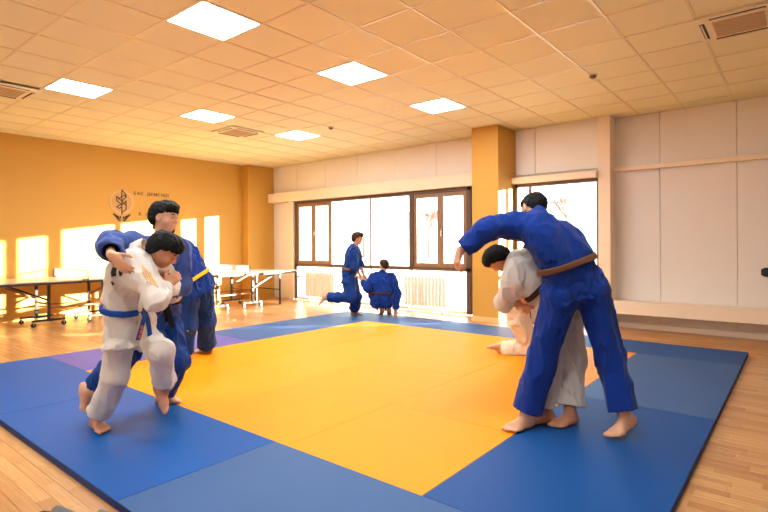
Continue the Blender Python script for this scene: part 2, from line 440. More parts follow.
M_AC = mat('cassette_white', rgb(232, 222, 192), 0.5)
M_ACG = mat('cassette_grille', rgb(196, 172, 140), 0.6)
M_SLOT = mat('cassette_slot', rgb(34, 24, 20), 0.6)
def cassette(x, y, label, s=1.0, rz=0.0):
    t = empty('air_conditioner', (x, y, CEIL), label, 'air conditioner', 'ceiling cassette units', rz)
    MB().box(-0.32 * s, 0.32 * s, -0.32 * s, 0.32 * s, -0.022, 0.004, bev=0.01).build('casing', M_AC, t)
    for k in range(4):
        g = MB().box(-0.20 * s, 0.20 * s, 0.245 * s, 0.285 * s, -0.027, -0.0215, bev=0.002).build('air_slot', M_SLOT, t); g.rotation_euler = (0, 0, k * math.pi / 2)
        f = MB().box(-0.195 * s, 0.195 * s, 0.262 * s, 0.276 * s, -0.034, -0.026, bev=0.003).build('air_flap', M_AC, t); f.rotation_euler = (0, 0, k * math.pi / 2)
    MB().box(-0.19 * s, 0.19 * s, -0.19 * s, 0.19 * s, -0.03, -0.02, bev=0.004).build('intake_grille', M_ACG, t)
    for k in range(9):
        MB().box(-0.18 * s, 0.18 * s, (-0.17 + 0.0425 * k) * s - 0.005, (-0.17 + 0.0425 * k) * s + 0.005, -0.036, -0.029).build('grille_slat', M_ACG, t)
cassette(-0.423, 5.55, 'ceiling air conditioner cassette with dark slot, cut by right edge')
cassette(-7.55, 5.28, 'ceiling air conditioner cassette between two lit panels near orange wall')
cassette(-7.75, 1.97, 'ceiling air conditioner cassette cut by the left edge of the photo')
def detector(x, y, label):
    t = empty('smoke_detector', (x, y, CEIL), label, 'smoke detector', 'ceiling smoke detectors')
    MB().tube([(0, 0, 0.0), (0, 0, -0.012)], 0.05, 16).build('base', M_AC, t)
    MB().tube([(0, 0, -0.012), (0, 0, -0.03), (0, 0, -0.042)], [0.04, 0.036, 0.018], 16).build('sensor', mat('detector_grey', rgb(108, 98, 90), 0.5), t)
detector(-6.09, 6.08, 'small grey smoke detector beside the smallest lit ceiling panel')
detector(-1.89, 6.2, 'small grey smoke detector on ceiling above the tall judoka')

# ------------------------------------------------------------------ radiators under the big window
def radiator(x0, x1, z0, z1, y, label):
    t = empty('radiator', ((x0 + x1) / 2, y, 0), label, 'radiator', 'white sectional radiators under the window')
    L = x1 - x0; n = int(round(L / 0.08))
    sec = MB().box(-0.034, 0.034, -0.04, -0.028, z0, z1, bev=0.004).box(-0.012, 0.012, -0.03, 0.04, z0 + 0.01, z1 - 0.01).box(-0.034, 0.034, 0.03, 0.04, z0 + 0.02, z1 - 0.02).mesh('section', M_RAD)
    for k in range(n): place(sec, 'section', (-L / 2 + (k + 0.5) * L / n, 0, 0), t)
    MB().tube([(-L / 2, 0, z1 - 0.05), (L / 2, 0, z1 - 0.05)], 0.018).tube([(-L / 2, 0, z0 + 0.05), (L / 2, 0, z0 + 0.05)], 0.018).build('manifold', M_RAD, t)
    for s in (-1, 1):
        MB().box(s * L * 0.4 - 0.012, s * L * 0.4 + 0.012, -0.03, 0.03, 0, z0 + 0.02).build('bracket', M_RAD, t)
    MB().tube([(L / 2, 0.0, z0 + 0.05), (L / 2 + 0.06, 0, z0 + 0.05), (L / 2 + 0.06, 0, 0)], 0.011).build('pipe', M_RAD, t)
radiator(-9.03, -8.06, 0.12, 0.69, 8.17, 'white sectional radiator under the left casement of the big window')
radiator(-6.12, -5.16, 0.12, 0.69, 8.17, 'white sectional radiator under the right casement beside the pillar')

# ------------------------------------------------------------------ folding table tennis tables
M_TOP = mat('table_top', rgb(196, 178, 160), 0.3, 0.5)
M_EDGE = mat('table_edge', rgb(58, 40, 30), 0.5)
M_RUST = mat('table_rail', rgb(150, 92, 44), 0.5)
def table(xn, xf, yc, label, nlabel, top=0.76, end_legs=True):
    """halves folded out along Y; long near edge at x = xn"""
    xc = (xn + xf) / 2; w = abs(xn - xf) / 2
    t = empty('tennis_table', (xc, yc, 0), label, 'table', 'folding table tennis tables')
    for s in (-1, 1):
        ya, yb = (0.03, 1.37) if s > 0 else (-1.37, -0.03)
        h = MB().box(-w, w, ya, yb, top - 0.022, top, bev=0.002).build('tabletop_half', M_TOP, t)
        MB().box(-w + 0.01, w - 0.01, ya + 0.01, ya + 0.04, top - 0.06, top - 0.0225).box(-w + 0.01, w - 0.01, yb - 0.04, yb - 0.01, top - 0.06, top - 0.0225).box(w - 0.04, w - 0.01, ya, yb, top - 0.06, top - 0.0225).box(-w + 0.01, -w + 0.04, ya, yb, top - 0.06, top - 0.0225).build('apron', M_EDGE, h)
        yl = s * 0.42
        for sx in (-1, 1):
            x = sx * (w - 0.34)
            l = MB().box(x - 0.02, x + 0.02, yl - 0.02, yl + 0.02, 0.1, top - 0.055).box(x - 0.018, x + 0.018, yl - 0.24, yl + 0.24, 0.085, 0.12).build('leg', M_DARKM, t)
            for e in (-1, 1):
                wh = MB()
                wh.tube([(x - 0.016, yl + e * 0.22, 0.036), (x + 0.016, yl + e * 0.22, 0.036)], 0.036, 14).build('caster', M_BLACK, l)
                MB().box(x - 0.022, x + 0.022, yl + e * 0.22 - 0.008, yl + e * 0.22 + 0.008, 0.03, 0.09).build('caster_fork', M_METAL, l)
        MB().bar((-w + 0.34, yl, 0.36), (w - 0.34, yl, 0.36), 0.025, 0.025).build('cross_rail', M_RUST, t)
        for sx in (-1, 1):
            x = sx * (w - 0.30)
            MB().bar((x, yl, 0.42), (x, s * 1.02, top - 0.06), 0.02, 0.03).build('brace', M_RUST if sx < 0 else M_DARKM, t)
            if end_legs:
                MB().bar((x, s * 1.12, top - 0.06), (x, s * 1.12, 0.0), 0.03, 0.03).build('end_leg', M_DARKM, t)
        if end_legs: MB().bar((-w + 0.30, s * 1.12, 0.33), (w - 0.30, s * 1.12, 0.33), 0.022, 0.022).build('end_rail', M_DARKM, t)
    for sx in (-1, 1):
        MB().bar((sx * (w - 0.34), -0.42, 0.30), (sx * (w - 0.34), 0.42, 0.30), 0.02, 0.025).build('side_rail', M_RUST, t)
    # net: cords, mesh, tape and two posts
    n = empty('table_net', (xc, yc, top), nlabel, 'net', 'table tennis nets')
    m = MB()
    z0, z1, W = 0.012, 0.152, w + 0.14
    k = 0
    while -W + 0.03 * k <= W:
        m.bar((-W + 0.03 * k, 0, z0), (-W + 0.03 * k, 0, z1), 0.0025, 0.0025); k += 1
    for q in range(5): m.bar((-W, 0, z0 + q * 0.032), (W, 0, z0 + q * 0.032), 0.0025, 0.0025)
    g = m.build('net_mesh', M_NET, n); g['kind'] = 'stuff'
    MB().box(-W, W, -0.003, 0.003, z1 - 0.012, z1 + 0.004).build('net_tape', M_NET, n)
    for sx in (-1, 1):
        MB().tube([(sx * W, 0, -0.03), (sx * W, 0, z1 + 0.004)], 0.009).bar((sx * W, 0, 0.006), (sx * (w - 0.05), 0, 0.006), 0.03, 0.01).build('net_post', M_DARKM, n)
table(-9.28, -10.56, 3.47, 'folding table tennis table with dark edge at the left by the orange wall', 'white net on the table tennis table at the left edge of photo')
table(-8.72, -10.16, 6.26, 'pale topped folding table tennis table near the far corner of the room', 'white net on the table tennis table by the far corner')

# ------------------------------------------------------------------ emblem and lettering on the orange wall
M_GOLD = mat('emblem_gold', rgb(204, 162, 98), 0.45, 0.5)
M_INK = mat('emblem_dark', rgb(58, 38, 32), 0.5)
M_PALE = mat('letter_gold', rgb(214, 158, 78), 0.45)
LX = XL + 0.004
em = empty('wall_emblem', (XL, 4.70, 2.205), 'round gold emblem with dark angular bars on the orange wall', 'emblem')
def emloc(y, z): return (0.0, y, z)
def yz_strip(m, pts, w, x0=0.004, x1=0.012):
    for (a, b) in zip(pts[:-1], pts[1:]):
        a = Vector((0, a[0], a[1])); b = Vector((0, b[0], b[1])); d = (b - a).normalized(); s = Vector((0, -d.z, d.y)) * w / 2
        a = a - d * w * 0.4; b = b + d * w * 0.4
        V = [p + q * s + Vector((x, 0, 0)) for x in (x0, x1) for p in (a, b) for q in (-1, 1)]
        m.quad_mesh(V, [(0, 2, 3, 1), (4, 5, 7, 6), (0, 1, 5, 4), (2, 6, 7, 3), (0, 4, 6, 2), (1, 3, 7, 5)])
n = 40; V = []; F = []
ring = MB()
for k in range(n):
    an = 2 * math.pi * k / n
    for rr in (0.20, 0.245):
        for x in (0.001, 0.007): V.append((x, rr * math.cos(an), rr * math.sin(an)))
for k in range(n):
    a = 4 * k; b = 4 * ((k + 1) % n)
    F += [(a + 1, b + 1, b + 3, a + 3), (a, a + 2, b + 2, b), (a + 2, a + 3, b + 3, b + 2), (a, b, b + 1, a + 1)]
ring.quad_mesh(V, F); ring.build('ring', M_GOLD, em)
disc = MB(); disc.tube([(0.0005, 0, 0), (0.004, 0, 0)], 0.20, 40); disc.build('disc', mat('emblem_disc', rgb(192, 148, 80), 0.5), em)
bars = MB(); w_ = 0.017
yz_strip(bars, [(0.0, 0.25), (0.0, -0.25)], w_)
yz_strip(bars, [(0.0, 0.25), (0.085, 0.16), (0.085, 0.11), (0.0, 0.02), (0.085, -0.06), (0.085, -0.14), (0.0, -0.22)], w_)
yz_strip(bars, [(0.085, 0.11), (0.05, 0.145), (0.0, 0.11)], w_)
yz_strip(bars, [(0.085, 0.03), (0.0, -0.06)], w_); yz_strip(bars, [(0.085, 0.03), (0.085, -0.06)], w_)
yz_strip(bars, [(0.0, 0.02), (-0.10, 0.11), (-0.10, 0.03), (0.0, -0.06)], w_)
yz_strip(bars, [(0.0, 0.11), (-0.07, 0.06)], w_)
yz_strip(bars, [(0.0, -0.03), (-0.10, -0.10), (-0.05, -0.13), (0.0, -0.09)], w_)
bars.build('angular_bars', M_INK, em)
wings = MB()
for s in (-1, 1):
    yz_strip(wings, [(s * 0.16, -0.25), (s * 0.07, -0.30)], 0.03); yz_strip(wings, [(s * 0.13, -0.285), (s * 0.05, -0.33)], 0.028)
    yz_strip(wings, [(s * 0.10, -0.32), (s * 0.06, -0.37)], 0.022); yz_strip(wings, [(s * 0.03, -0.29), (s * 0.03, -0.33)], 0.02)
    yz_strip(wings, [(s * 0.02, -0.36), (s * 0.05, -0.38)], 0.018)
wings.build('laurel', M_INK, em)
def lettering(txt, y, z, size, m, label, pitch):
    t = empty('wall_lettering', (XL, y, z), label, 'lettering', 'sponsor lettering on the orange wall')
    for k, ch in enumerate(txt):
        if ch == ' ': continue
        cu = bpy.data.curves.new('letter', 'FONT'); cu.body = ch; cu.size = size; cu.extrude = 0.003; cu.align_x = 'CENTER'
        tmp = bpy.data.objects.new('letter_tmp', cu); col.objects.link(tmp)
        bpy.context.view_layer.update()
        me = bpy.data.meshes.new_from_object(tmp.evaluated_get(bpy.context.evaluated_depsgraph_get()))
        bpy.data.objects.remove(tmp); bpy.data.curves.remove(cu)
        me.materials.clear(); me.materials.append(m)
        o = bpy.data.objects.new('letter', me); col.objects.link(o); o.parent = t
        o.matrix_local = Matrix(((0, 0, 1, 0.004), (1, 0, 0, pitch * (k + 0.5)), (0, 1, 0, 0), (0, 0, 0, 1)))
lettering('БАС ДЕМЕУШІ', 4.93, 2.375, 0.09, M_INK, 'top line of small dark lettering beside the gold wall emblem', 0.072)
lettering('SAMRUK', 5.02, 2.13, 0.20, M_PALE, 'middle line of large pale gold lettering beside the wall emblem', 0.155)
lettering('KAZYNA', 5.0, 1.945, 0.115, M_INK, 'lower line of dark lettering beside the gold wall emblem', 0.15)

# ------------------------------------------------------------------ slippers by the mat edge, padded bar on the right wall
M_SLIP = mat('slipper_grey', rgb(92, 92, 96), 0.7, bump=0.2, bscale=150)
M_SLIPD = mat('slipper_dark', rgb(26, 26, 30), 0.8)
def slipper(x, y, rz, label):
    t = empty('slipper', (x, y, 0), label, 'slipper', 'grey slippers lying by the mats', rz)
    m = MB(); V = []; F = []; prof = [(-0.13, 0.022), (-0.12, 0.036), (-0.06, 0.038), (0.0, 0.040), (0.06, 0.047), (0.10, 0.045), (0.125, 0.034), (0.136, 0.014)]
    for z in (0.0, 0.022):
        for xx, w in prof: V.append((xx, -w, z)); V.append((xx, w, z))
    n2 = len(prof) * 2
    for k in range(len(prof) - 1):
        a = 2 * k; F += [(a, a + 1, a + 3, a + 2), (n2 + a, n2 + a + 2, n2 + a + 3, n2 + a + 1), (a, a + 2, n2 + a + 2, n2 + a), (a + 1, n2 + a + 1, n2 + a + 3, a + 3)]
    F += [(0, n2, n2 + 1, 1), (n2 - 2, n2 - 1, 2 * n2 - 1, 2 * n2 - 2)]
    m.quad_mesh(V, F); m.build('sole', M_SLIPD, t)
    m = MB(); V = []; F = []; nx, na = 6, 10
    for i in range(nx):
        xx = -0.01 + 0.12 * i / (nx - 1); hgt = 0.075 - 0.028 * i / (nx - 1); w = 0.047 - 0.006 * (i / (nx - 1)) ** 2
        for lay in (1.0, 0.86):
            for k in range(na + 1):
                an = math.pi * k / na
                V.append((xx, w * lay * math.cos(an), 0.016 + (hgt - 0.016) * lay * math.sin(an)))
    st = 2 * (na + 1)
    for i in range(nx - 1):
        for k in range(na):
            a = i * st + k
            F += [(a, a + 1, a + st + 1, a + st), (a + na + 1, a + na + 1 + st, a + na + 2 + st, a + na + 2)]
    for i in (0, nx - 1):
        for k in range(na):
            a = i * st + k; F.append((a, a + na + 1, a + na + 2, a + 1))
    m.quad_mesh(V, F); m.build('strap', M_SLIP, t, True)
slipper(-2.745, 0.90, math.radians(24), 'grey slipper with open toe at bottom left corner')
slipper(-2.545, 1.015, math.radians(30), 'grey slipper lying closest to the mat edge')

pb = empty('padded_bar', (-0.42, 8.42, 0.92), 'dark navy padded bar end sticking in at the right edge before wall', 'bar')
MB().tube([(0.0, 0, 0), (0.03, 0, 0), (0.05, 0, 0), (0.9, 0.02, 0.0)], [0.038, 0.058, 0.062, 0.062], 16).build('pad', mat('pad_navy', rgb(18, 28, 52), 0.6), pb, True)
MB().tube([(0.85, 0.02, 0), (1.5, 0.02, 0)], 0.02, 12).build('tube', M_DARKM, pb, True)
for xx in (0.5, 1.3):
    MB().box(xx - 0.02, xx + 0.02, 0.0, 0.18, -0.02, 0.02).build('wall_bracket', M_DARKM, pb)

# ------------------------------------------------------------------ outdoors
M_SNOW = mat('pale_ground', rgb(205, 192, 176), 0.9, noise=0.05, nscale=0.4)
struct(MB().box(-160, 160, 8.95, 320, -0.6, -0.35).build('ground_outside', M_SNOW))
M_TREE = mat('bare_wood', rgb(122, 92, 76), 0.9)
def bare_tree(x, y, h, seed, label):
    r_ = random.Random(seed); m = MB(); tips = []
    def grow(p, d, L, r, lev):
        q = p + d * L; m.tube([p, (p + q) / 2 + Vector((r_.uniform(-1, 1), r_.uniform(-1, 1), 0)) * L * 0.04, q], [r, r * 0.85, r * 0.65], 5)
        if lev == 0: return
        for k in range(4):
            a = r_.uniform(0, 6.28); t_ = r_.uniform(0.45, 0.85)
            dd = (d + Vector((math.cos(a), math.sin(a), r_.uniform(-0.1, 0.5))) * t_).normalized()
            grow(p + d * L * r_.uniform(0.55, 1.0), dd, L * r_.uniform(0.55, 0.78), r * 0.55, lev - 1)
    root = empty('bare_tree', (x, y, -0.35), label, 'tree', 'bare trees outside the windows')
    m.tube([(0, 0, 0), (0, 0, h * 0.32)], [h * 0.022, h * 0.016], 7); m.build('trunk', M_TREE, root)
    m = MB(); grow(Vector((0, 0, h * 0.3)), Vector((0, 0, 1)), h * 0.26, h * 0.014, 4)
    b = m.build('branches', M_TREE, root)
    return root
trees = [(-46, 52, 8, 'bare tree outside seen through the left casement window'), (-38, 56, 7.5, 'bare tree outside left of the first large pane'), (-34, 50, 7, 'bare tree outside behind the standing boy by the window'),
         (-31, 56, 9, 'bare tree outside in the second large pane, further back'), (-27, 51, 8, 'bare tree outside behind the crouching boy'), (-25, 57, 10, 'tall bare tree outside near the thick window post'),
         (-21, 50, 8, 'bare tree outside seen in the right casement window'), (-19.5, 55, 9, 'bare tree outside closest to the orange pillar in the casement'), (-8.6, 34, 7, 'bare tree outside behind the tall judoka in the right window')]
for k, (x, y, h, l) in enumerate(trees): bare_tree(x, y, h, 40 + k, l)
bl = empty('far_building', (-18, 88, -0.35), 'low pale blue building far outside the right-hand window', 'building')
M_BLD = mat('building_blue', rgb(206, 220, 230), 0.8)
MB().box(-16, 20, 0, 14, 0, 9.0).build('wall', M_BLD, bl)
MB().box(-16.3, 20.3, -0.3, 14.3, 9.0, 9.5).build('roof', mat('building_roof', rgb(190, 204, 214), 0.8), bl)
wm = MB().box(-0.9, 0.9, -0.06, 0.02, 0, 1.6).mesh('window', mat('building_window', rgb(178, 196, 208), 0.5))
for i in range(11):
    for k in range(2): place(wm, 'window', (-14 + 3.2 * i, 0, 2.0 + 3.4 * k), bl)
b2 = empty('apartment_block', (-66, 92, -0.35), 'pale apartment block far outside the left casement window', 'building')
MB().box(-9, 9, 0, 10, 0, 8.5).build('wall', mat('block_pale', rgb(226, 214, 206), 0.8), b2)
MB().box(-9.3, 9.3, -0.3, 10.3, 8.5, 9.0).build('roof', mat('block_roof', rgb(222, 206, 196), 0.8), b2)
for i in range(6):
    for k in range(2): place(wm, 'window', (-7.2 + 2.9 * i, 0, 1.6 + 3.4 * k), b2)
# white railing outside the lower panes
rl = empty('railing', (-7.1, 9.15, -0.35), 'white railing outside behind the lower window panes', 'railing')
bm_ = MB().box(-0.015, 0.015, -0.015, 0.015, 0, 1.0).mesh('baluster', M_RAD)
for k in range(38): place(bm_, 'baluster', (-2.4 + 0.13 * k, 0, 0), rl)
MB().box(-2.45, 2.5, -0.025, 0.025, 1.0, 1.05).build('top_rail', M_RAD, rl)

# ------------------------------------------------------------------ people: distance fields turned into one continuous surface each
def unit(v):
    v = np.asarray(v, float); return v / (np.linalg.norm(v) + 1e-12)

def vnoise(P, scale, seed):
    """smooth value noise in [-1, 1] at points P (n,3)"""
    r = np.random.RandomState(seed); T = r.uniform(-1, 1, (32, 32, 32))
    q = P / scale + 100.0; i = np.floor(q).astype(int); f = q - i; f = f * f * (3 - 2 * f)
    i &= 31; j = (i + 1) & 31
    x0, y0, z0 = i.T; x1, y1, z1 = j.T; fx, fy, fz = f.T
    c00 = T[x0, y0, z0] * (1 - fx) + T[x1, y0, z0] * fx; c10 = T[x0, y1, z0] * (1 - fx) + T[x1, y1, z0] * fx
    c01 = T[x0, y0, z1] * (1 - fx) + T[x1, y0, z1] * fx; c11 = T[x0, y1, z1] * (1 - fx) + T[x1, y1, z1] * fx
    return (c00 * (1 - fy) + c10 * fy) * (1 - fz) + (c01 * (1 - fy) + c11 * fy) * fz

FAR = 0.12
class Field:
    def __init__(self, lo, hi, h):
        self.lo = np.array(lo, float); self.h = h
        self.n = np.ceil((np.array(hi) - self.lo) / h).astype(int) + 1
        self.d = np.full(self.n, FAR, np.float32)
    def like(self):
        f = Field.__new__(Field); f.lo = self.lo; f.h = self.h; f.n = self.n; f.d = np.full(self.n, FAR, np.float32); return f
    def block(self, lo, hi):
        a = np.clip(np.floor((np.array(lo) - self.lo) / self.h).astype(int), 0, self.n); b = np.clip(np.ceil((np.array(hi) - self.lo) / self.h).astype(int) + 1, 0, self.n)
        sl = tuple(slice(x, y) for x, y in zip(a, b))
        ax = [self.lo[k] + self.h * np.arange(a[k], b[k]) for k in range(3)]
        return sl, (ax[0][:, None, None], ax[1][None, :, None], ax[2][None, None, :])
    def put(self, lo, hi, fn, k=0.0, op='add'):
        m = 0.06 + k
        sl, (X, Y, Z) = self.block(np.array(lo) - m, np.array(hi) + m)
        s = self.d[sl]
        if s.size == 0: return
        v = fn(X, Y, Z).astype(np.float32)
        if op == 'add':
            if k > 0:
                h = np.clip(0.5 + 0.5 * (s - v) / k, 0, 1); self.d[sl] = s * (1 - h) + v * h - k * h * (1 - h)
            else: self.d[sl] = np.minimum(s, v)
        else:
            if k > 0:
                h = np.clip(0.5 - 0.5 * (s + v) / k, 0, 1); self.d[sl] = s * (1 - h) - v * h + k * h * (1 - h)
            else: self.d[sl] = np.maximum(s, -v)
    def cone(self, a, b, ra, rb, k=0.03, op='add'):
        a = np.asarray(a, float); b = np.asarray(b, float); R = max(ra, rb)
        self.put(np.minimum(a, b) - R, np.maximum(a, b) + R, lambda X, Y, Z: cone_d(X, Y, Z, a, b, ra, rb), k, op)
    def chain(self, pts, rs, k=0.03):
        for i in range(len(pts) - 1): self.cone(pts[i], pts[i + 1], rs[i], rs[i + 1], k)
    def ball(self, c, R, axes=None, k=0.03, op='add'):
        """ellipsoid: radii R along the three rows of axes"""
        c = np.asarray(c, float); R = np.asarray(R, float) * np.ones(3); A = np.eye(3) if axes is None else np.asarray(axes); m = R.max()
        def fn(X, Y, Z):
            X = X - c[0]; Y = Y - c[1]; Z = Z - c[2]
            q = [A[i][0] * X + A[i][1] * Y + A[i][2] * Z for i in range(3)]
            k0 = np.sqrt(sum((q[i] / R[i]) ** 2 for i in range(3))); k1 = np.sqrt(sum((q[i] / R[i] ** 2) ** 2 for i in range(3)))
            return k0 * (k0 - 1) / np.maximum(k1, 1e-6)
        self.put(c - m, c + m, fn, k, op)
    def trim_cuff(self, a, b, rb, wall=0.013, depth=0.07):
        """cut a cloth tube off square at b and hollow its end"""
        a = np.asarray(a, float); b = np.asarray(b, float); d = unit(b - a); e = b + d * (0.13 + rb)
        sl, (X, Y, Z) = self.block(np.minimum(b - d * depth, e) - rb * 1.7, np.maximum(b, e) + rb * 1.7)
        v = self.d[sl]
        pl = (X - b[0]) * d[0] + (Y - b[1]) * d[1] + (Z - b[2]) * d[2]
        cyl = cone_d(X, Y, Z, b - d * 0.02, e, rb * 1.5, rb * 1.5)
        v = np.maximum(v, -np.maximum(cyl, -pl))
        inn = cone_d(X, Y, Z, b - d * depth, b + d * 0.1, rb - wall - 0.010, rb - wall)
        self.d[sl] = np.maximum(v, -inn)
    def cuff(self, a, b, ra, rb, k=0.03, wall=0.013, depth=0.07):
        """cloth tube from a to b cut off square at b and open there"""
        a = np.asarray(a, float); b = np.asarray(b, float); d = unit(b - a); R = max(ra, rb)
        def fn(X, Y, Z):
            v = cone_d(X, Y, Z, a, b + d * 0.08, ra, rb + (rb - ra) * 0.08 / max(0.05, np.linalg.norm(b - a)))
            pl = (X - b[0]) * d[0] + (Y - b[1]) * d[1] + (Z - b[2]) * d[2]
            v = np.maximum(v, pl)
            inn = cone_d(X, Y, Z, b - d * depth, b + d * 0.1, rb - wall - 0.008, rb - wall)
            return np.maximum(v, -inn)
        self.put(np.minimum(a, b) - R, np.maximum(a, b) + R, fn, k)
    def wrinkle(self, amp, seed, sc=(0.10, 0.10, 0.16), ridge=True):
        idx = np.argwhere(np.abs(self.d) < 0.03)
        if len(idx) == 0: return
        P = self.lo + idx * self.h
        S = np.array(sc)
        w = np.stack([vnoise(P, 0.22, seed + 3), vnoise(P, 0.22, seed + 4), vnoise(P, 0.22, seed + 5)], 1) * 0.06
        n1 = vnoise((P + w) / S * 0.1, 0.1, seed); n2 = vnoise((P + 0.5 * w) / S * 0.1, 0.045, seed + 1)
        v = (1 - 2.4 * np.sqrt(np.abs(n1) + 0.002)) * 0.8 + 0.45 * (1 - 2 * np.abs(n2)) if ridge else n1 + 0.4 * n2
        self.d[tuple(idx.T)] -= (amp * v).astype(np.float32)
    def surface(self):
        d = self.d; h = self.h
        s = d < 0
        c = s[:-1, :-1, :-1].astype(np.int8)
        for o in ((1, 0, 0), (0, 1, 0), (0, 0, 1), (1, 1, 0), (1, 0, 1), (0, 1, 1), (1, 1, 1)):
            c = c + s[o[0]:o[0] + s.shape[0] - 1, o[1]:o[1] + s.shape[1] - 1, o[2]:o[2] + s.shape[2] - 1]
        act = (c > 0) & (c < 8)
        ix = np.argwhere(act)
        idmap = np.full(act.shape, -1, np.int32); idmap[act] = np.arange(len(ix))
        cor = np.array([(0, 0, 0), (1, 0, 0), (0, 1, 0), (1, 1, 0), (0, 0, 1), (1, 0, 1), (0, 1, 1), (1, 1, 1)])
        val = np.stack([d[tuple((ix + o).T)] for o in cor], 1).astype(float)
        acc = np.zeros((len(ix), 3)); cnt = np.zeros(len(ix))
        for a, b in ((0, 1), (2, 3), (4, 5), (6, 7), (0, 2), (1, 3), (4, 6), (5, 7), (0, 4), (1, 5), (2, 6), (3, 7)):
            va, vb = val[:, a], val[:, b]; m = (va < 0) != (vb < 0)
            t = np.where(m, va / np.where(m, va - vb, 1), 0)
            acc += np.where(m[:, None], cor[a] + t[:, None] * (cor[b] - cor[a]), 0); cnt += m
        V = self.lo + (ix + acc / cnt[:, None]) * h
        F = []
        for axis in range(3):
            u, w = [(1, 2), (2, 0), (0, 1)][axis]
            a = [slice(None)] * 3; b = [slice(None)] * 3; a[axis] = slice(0, -1); b[axis] = slice(1, None)
            e = s[tuple(a)] != s[tuple(b)]
            q = np.argwhere(e)
            q = q[(q[:, u] > 0) & (q[:, w] > 0) & (q[:, u] < s.shape[u] - 1) & (q[:, w] < s.shape[w] - 1)]
            if len(q) == 0: continue
            eu = np.zeros(3, int); eu[u] = 1; ew = np.zeros(3, int); ew[w] = 1
            f = np.stack([idmap[tuple((q - eu - ew).T)], idmap[tuple((q - ew).T)], idmap[tuple(q.T)], idmap[tuple((q - eu).T)]], 1)
            flip = s[tuple(q.T)]
            f[~flip] = f[~flip][:, ::-1]
            F.append(f)
        return V, np.concatenate(F)

def cone_d(X, Y, Z, a, b, ra, rb):
    ab = b - a; L = float(ab @ ab) + 1e-12
    px, py, pz = X - a[0], Y - a[1], Z - a[2]
    t = np.clip((px * ab[0] + py * ab[1] + pz * ab[2]) / L, 0, 1)
    return np.sqrt((px - t * ab[0]) ** 2 + (py - t * ab[1]) ** 2 + (pz - t * ab[2]) ** 2) - (ra + (rb - ra) * t)

def field_obj(name, field, origin, m, parent, smooth_it=1):
    zz = field.lo[2] + field.h * np.arange(field.n[2])
    field.d = np.maximum(field.d, (MT + 0.003 - zz)[None, None, :].astype(np.float32))      # nothing sinks into the mats
    V, F = field.surface()
    # a pass or two of smoothing takes the grid steps out
    for _ in range(smooth_it):
        acc = np.zeros_like(V); cnt = np.zeros(len(V))
        for k in range(4):
            a = F[:, k]; b = F[:, (k + 1) % 4]
            np.add.at(acc, a, V[b]); np.add.at(cnt, a, 1); np.add.at(acc, b, V[a]); np.add.at(cnt, b, 1)
        V = V * 0.5 + 0.5 * acc / np.maximum(cnt, 1)[:, None]
    me = bpy.data.meshes.new(name)
    me.vertices.add(len(V)); me.vertices.foreach_set('co', (V - origin).astype(np.float32).ravel())
    me.loops.add(F.size); me.loops.foreach_set('vertex_index', F.astype(np.int32).ravel())
    me.polygons.add(len(F)); me.polygons.foreach_set('loop_start', np.arange(0, F.size, 4, dtype=np.int32))
    me.update(calc_edges=True); me.validate()
    me.polygons.foreach_set('use_smooth', np.ones(len(me.polygons), bool))
    me.materials.append(m)
    o = bpy.data.objects.new(name, me); col.objects.link(o); o.parent = parent
    return o

def skin_mat(name, c): return mat(name, c, 0.5, 0.4, sss=0.12, noise=0.05, nscale=14)
M_SKIN = skin_mat('skin', rgb(206, 154, 122))
M_SKIN2 = skin_mat('skin_tan', rgb(190, 134, 102))
M_HAIR = mat('hair_black', rgb(9, 7, 8), 0.65, 0.2, noise=0.3, nscale=60, bump=0.7, bscale=180)
M_HAIRB = mat('hair_brown', rgb(52, 32, 22), 0.6, 0.2, noise=0.3, nscale=60, bump=0.7, bscale=180)
def gi_mat(name, c, **kw):
    m = mat(name, c, **kw); nt = m.node_tree
    bp = [n for n in nt.nodes if n.type == 'BUMP'][0]; tc = [n for n in nt.nodes if n.type == 'TEX_COORD'][0]
    mp = nt.nodes.new('ShaderNodeMapping'); mp.inputs['Scale'].default_value = (1, 1, 0.45); mp.inputs['Rotation'].default_value = (0.3, 0.25, 0)
    nt.links.new(tc.outputs['Object'], mp.inputs['Vector'])
    n = nt.nodes.new('ShaderNodeTexNoise'); n.noise_type = 'RIDGED_MULTIFRACTAL'; n.inputs['Scale'].default_value = 7.5; n.inputs['Detail'].default_value = 2.0; n.inputs['Distortion'].default_value = 0.6
    nt.links.new(mp.outputs['Vector'], n.inputs['Vector'])
    b2 = nt.nodes.new('ShaderNodeBump'); b2.inputs['Strength'].default_value = 0.55; b2.inputs['Distance'].default_value = 0.012
    nt.links.new(n.outputs['Fac'], b2.inputs['Height']); nt.links.new(b2.outputs['Normal'], bp.inputs['Normal'])
    return m
M_GIW = gi_mat('gi_white', rgb(206, 199, 192), rough=0.85, spec=0.2, sheen=0.15, bump=0.35, bscale=420)
M_GIC = gi_mat('gi_cream', rgb(222, 202, 176), rough=0.85, spec=0.2, sheen=0.15, bump=0.35, bscale=420)
M_GIB = gi_mat('gi_blue', rgb(2, 44, 126), rough=0.85, spec=0.2, sheen=0.1, bump=0.35, bscale=420)
M_GIB2 = gi_mat('gi_blue_faded', rgb(56, 78, 142), rough=0.85, spec=0.2, sheen=0.1, bump=0.35, bscale=420)
M_GIB3 = gi_mat('gi_blue_mid', rgb(10, 52, 124), rough=0.85, spec=0.2, sheen=0.1, bump=0.35, bscale=420)
M_BBROWN = mat('belt_brown', rgb(104, 70, 50), 0.8, 0.2, bump=0.3, bscale=200)
M_BBLUE = mat('belt_blue', rgb(20, 66, 150), 0.8, 0.2, bump=0.3, bscale=200)
M_BBLACK = mat('belt_black', rgb(24, 22, 26), 0.8, 0.2, bump=0.3, bscale=200)
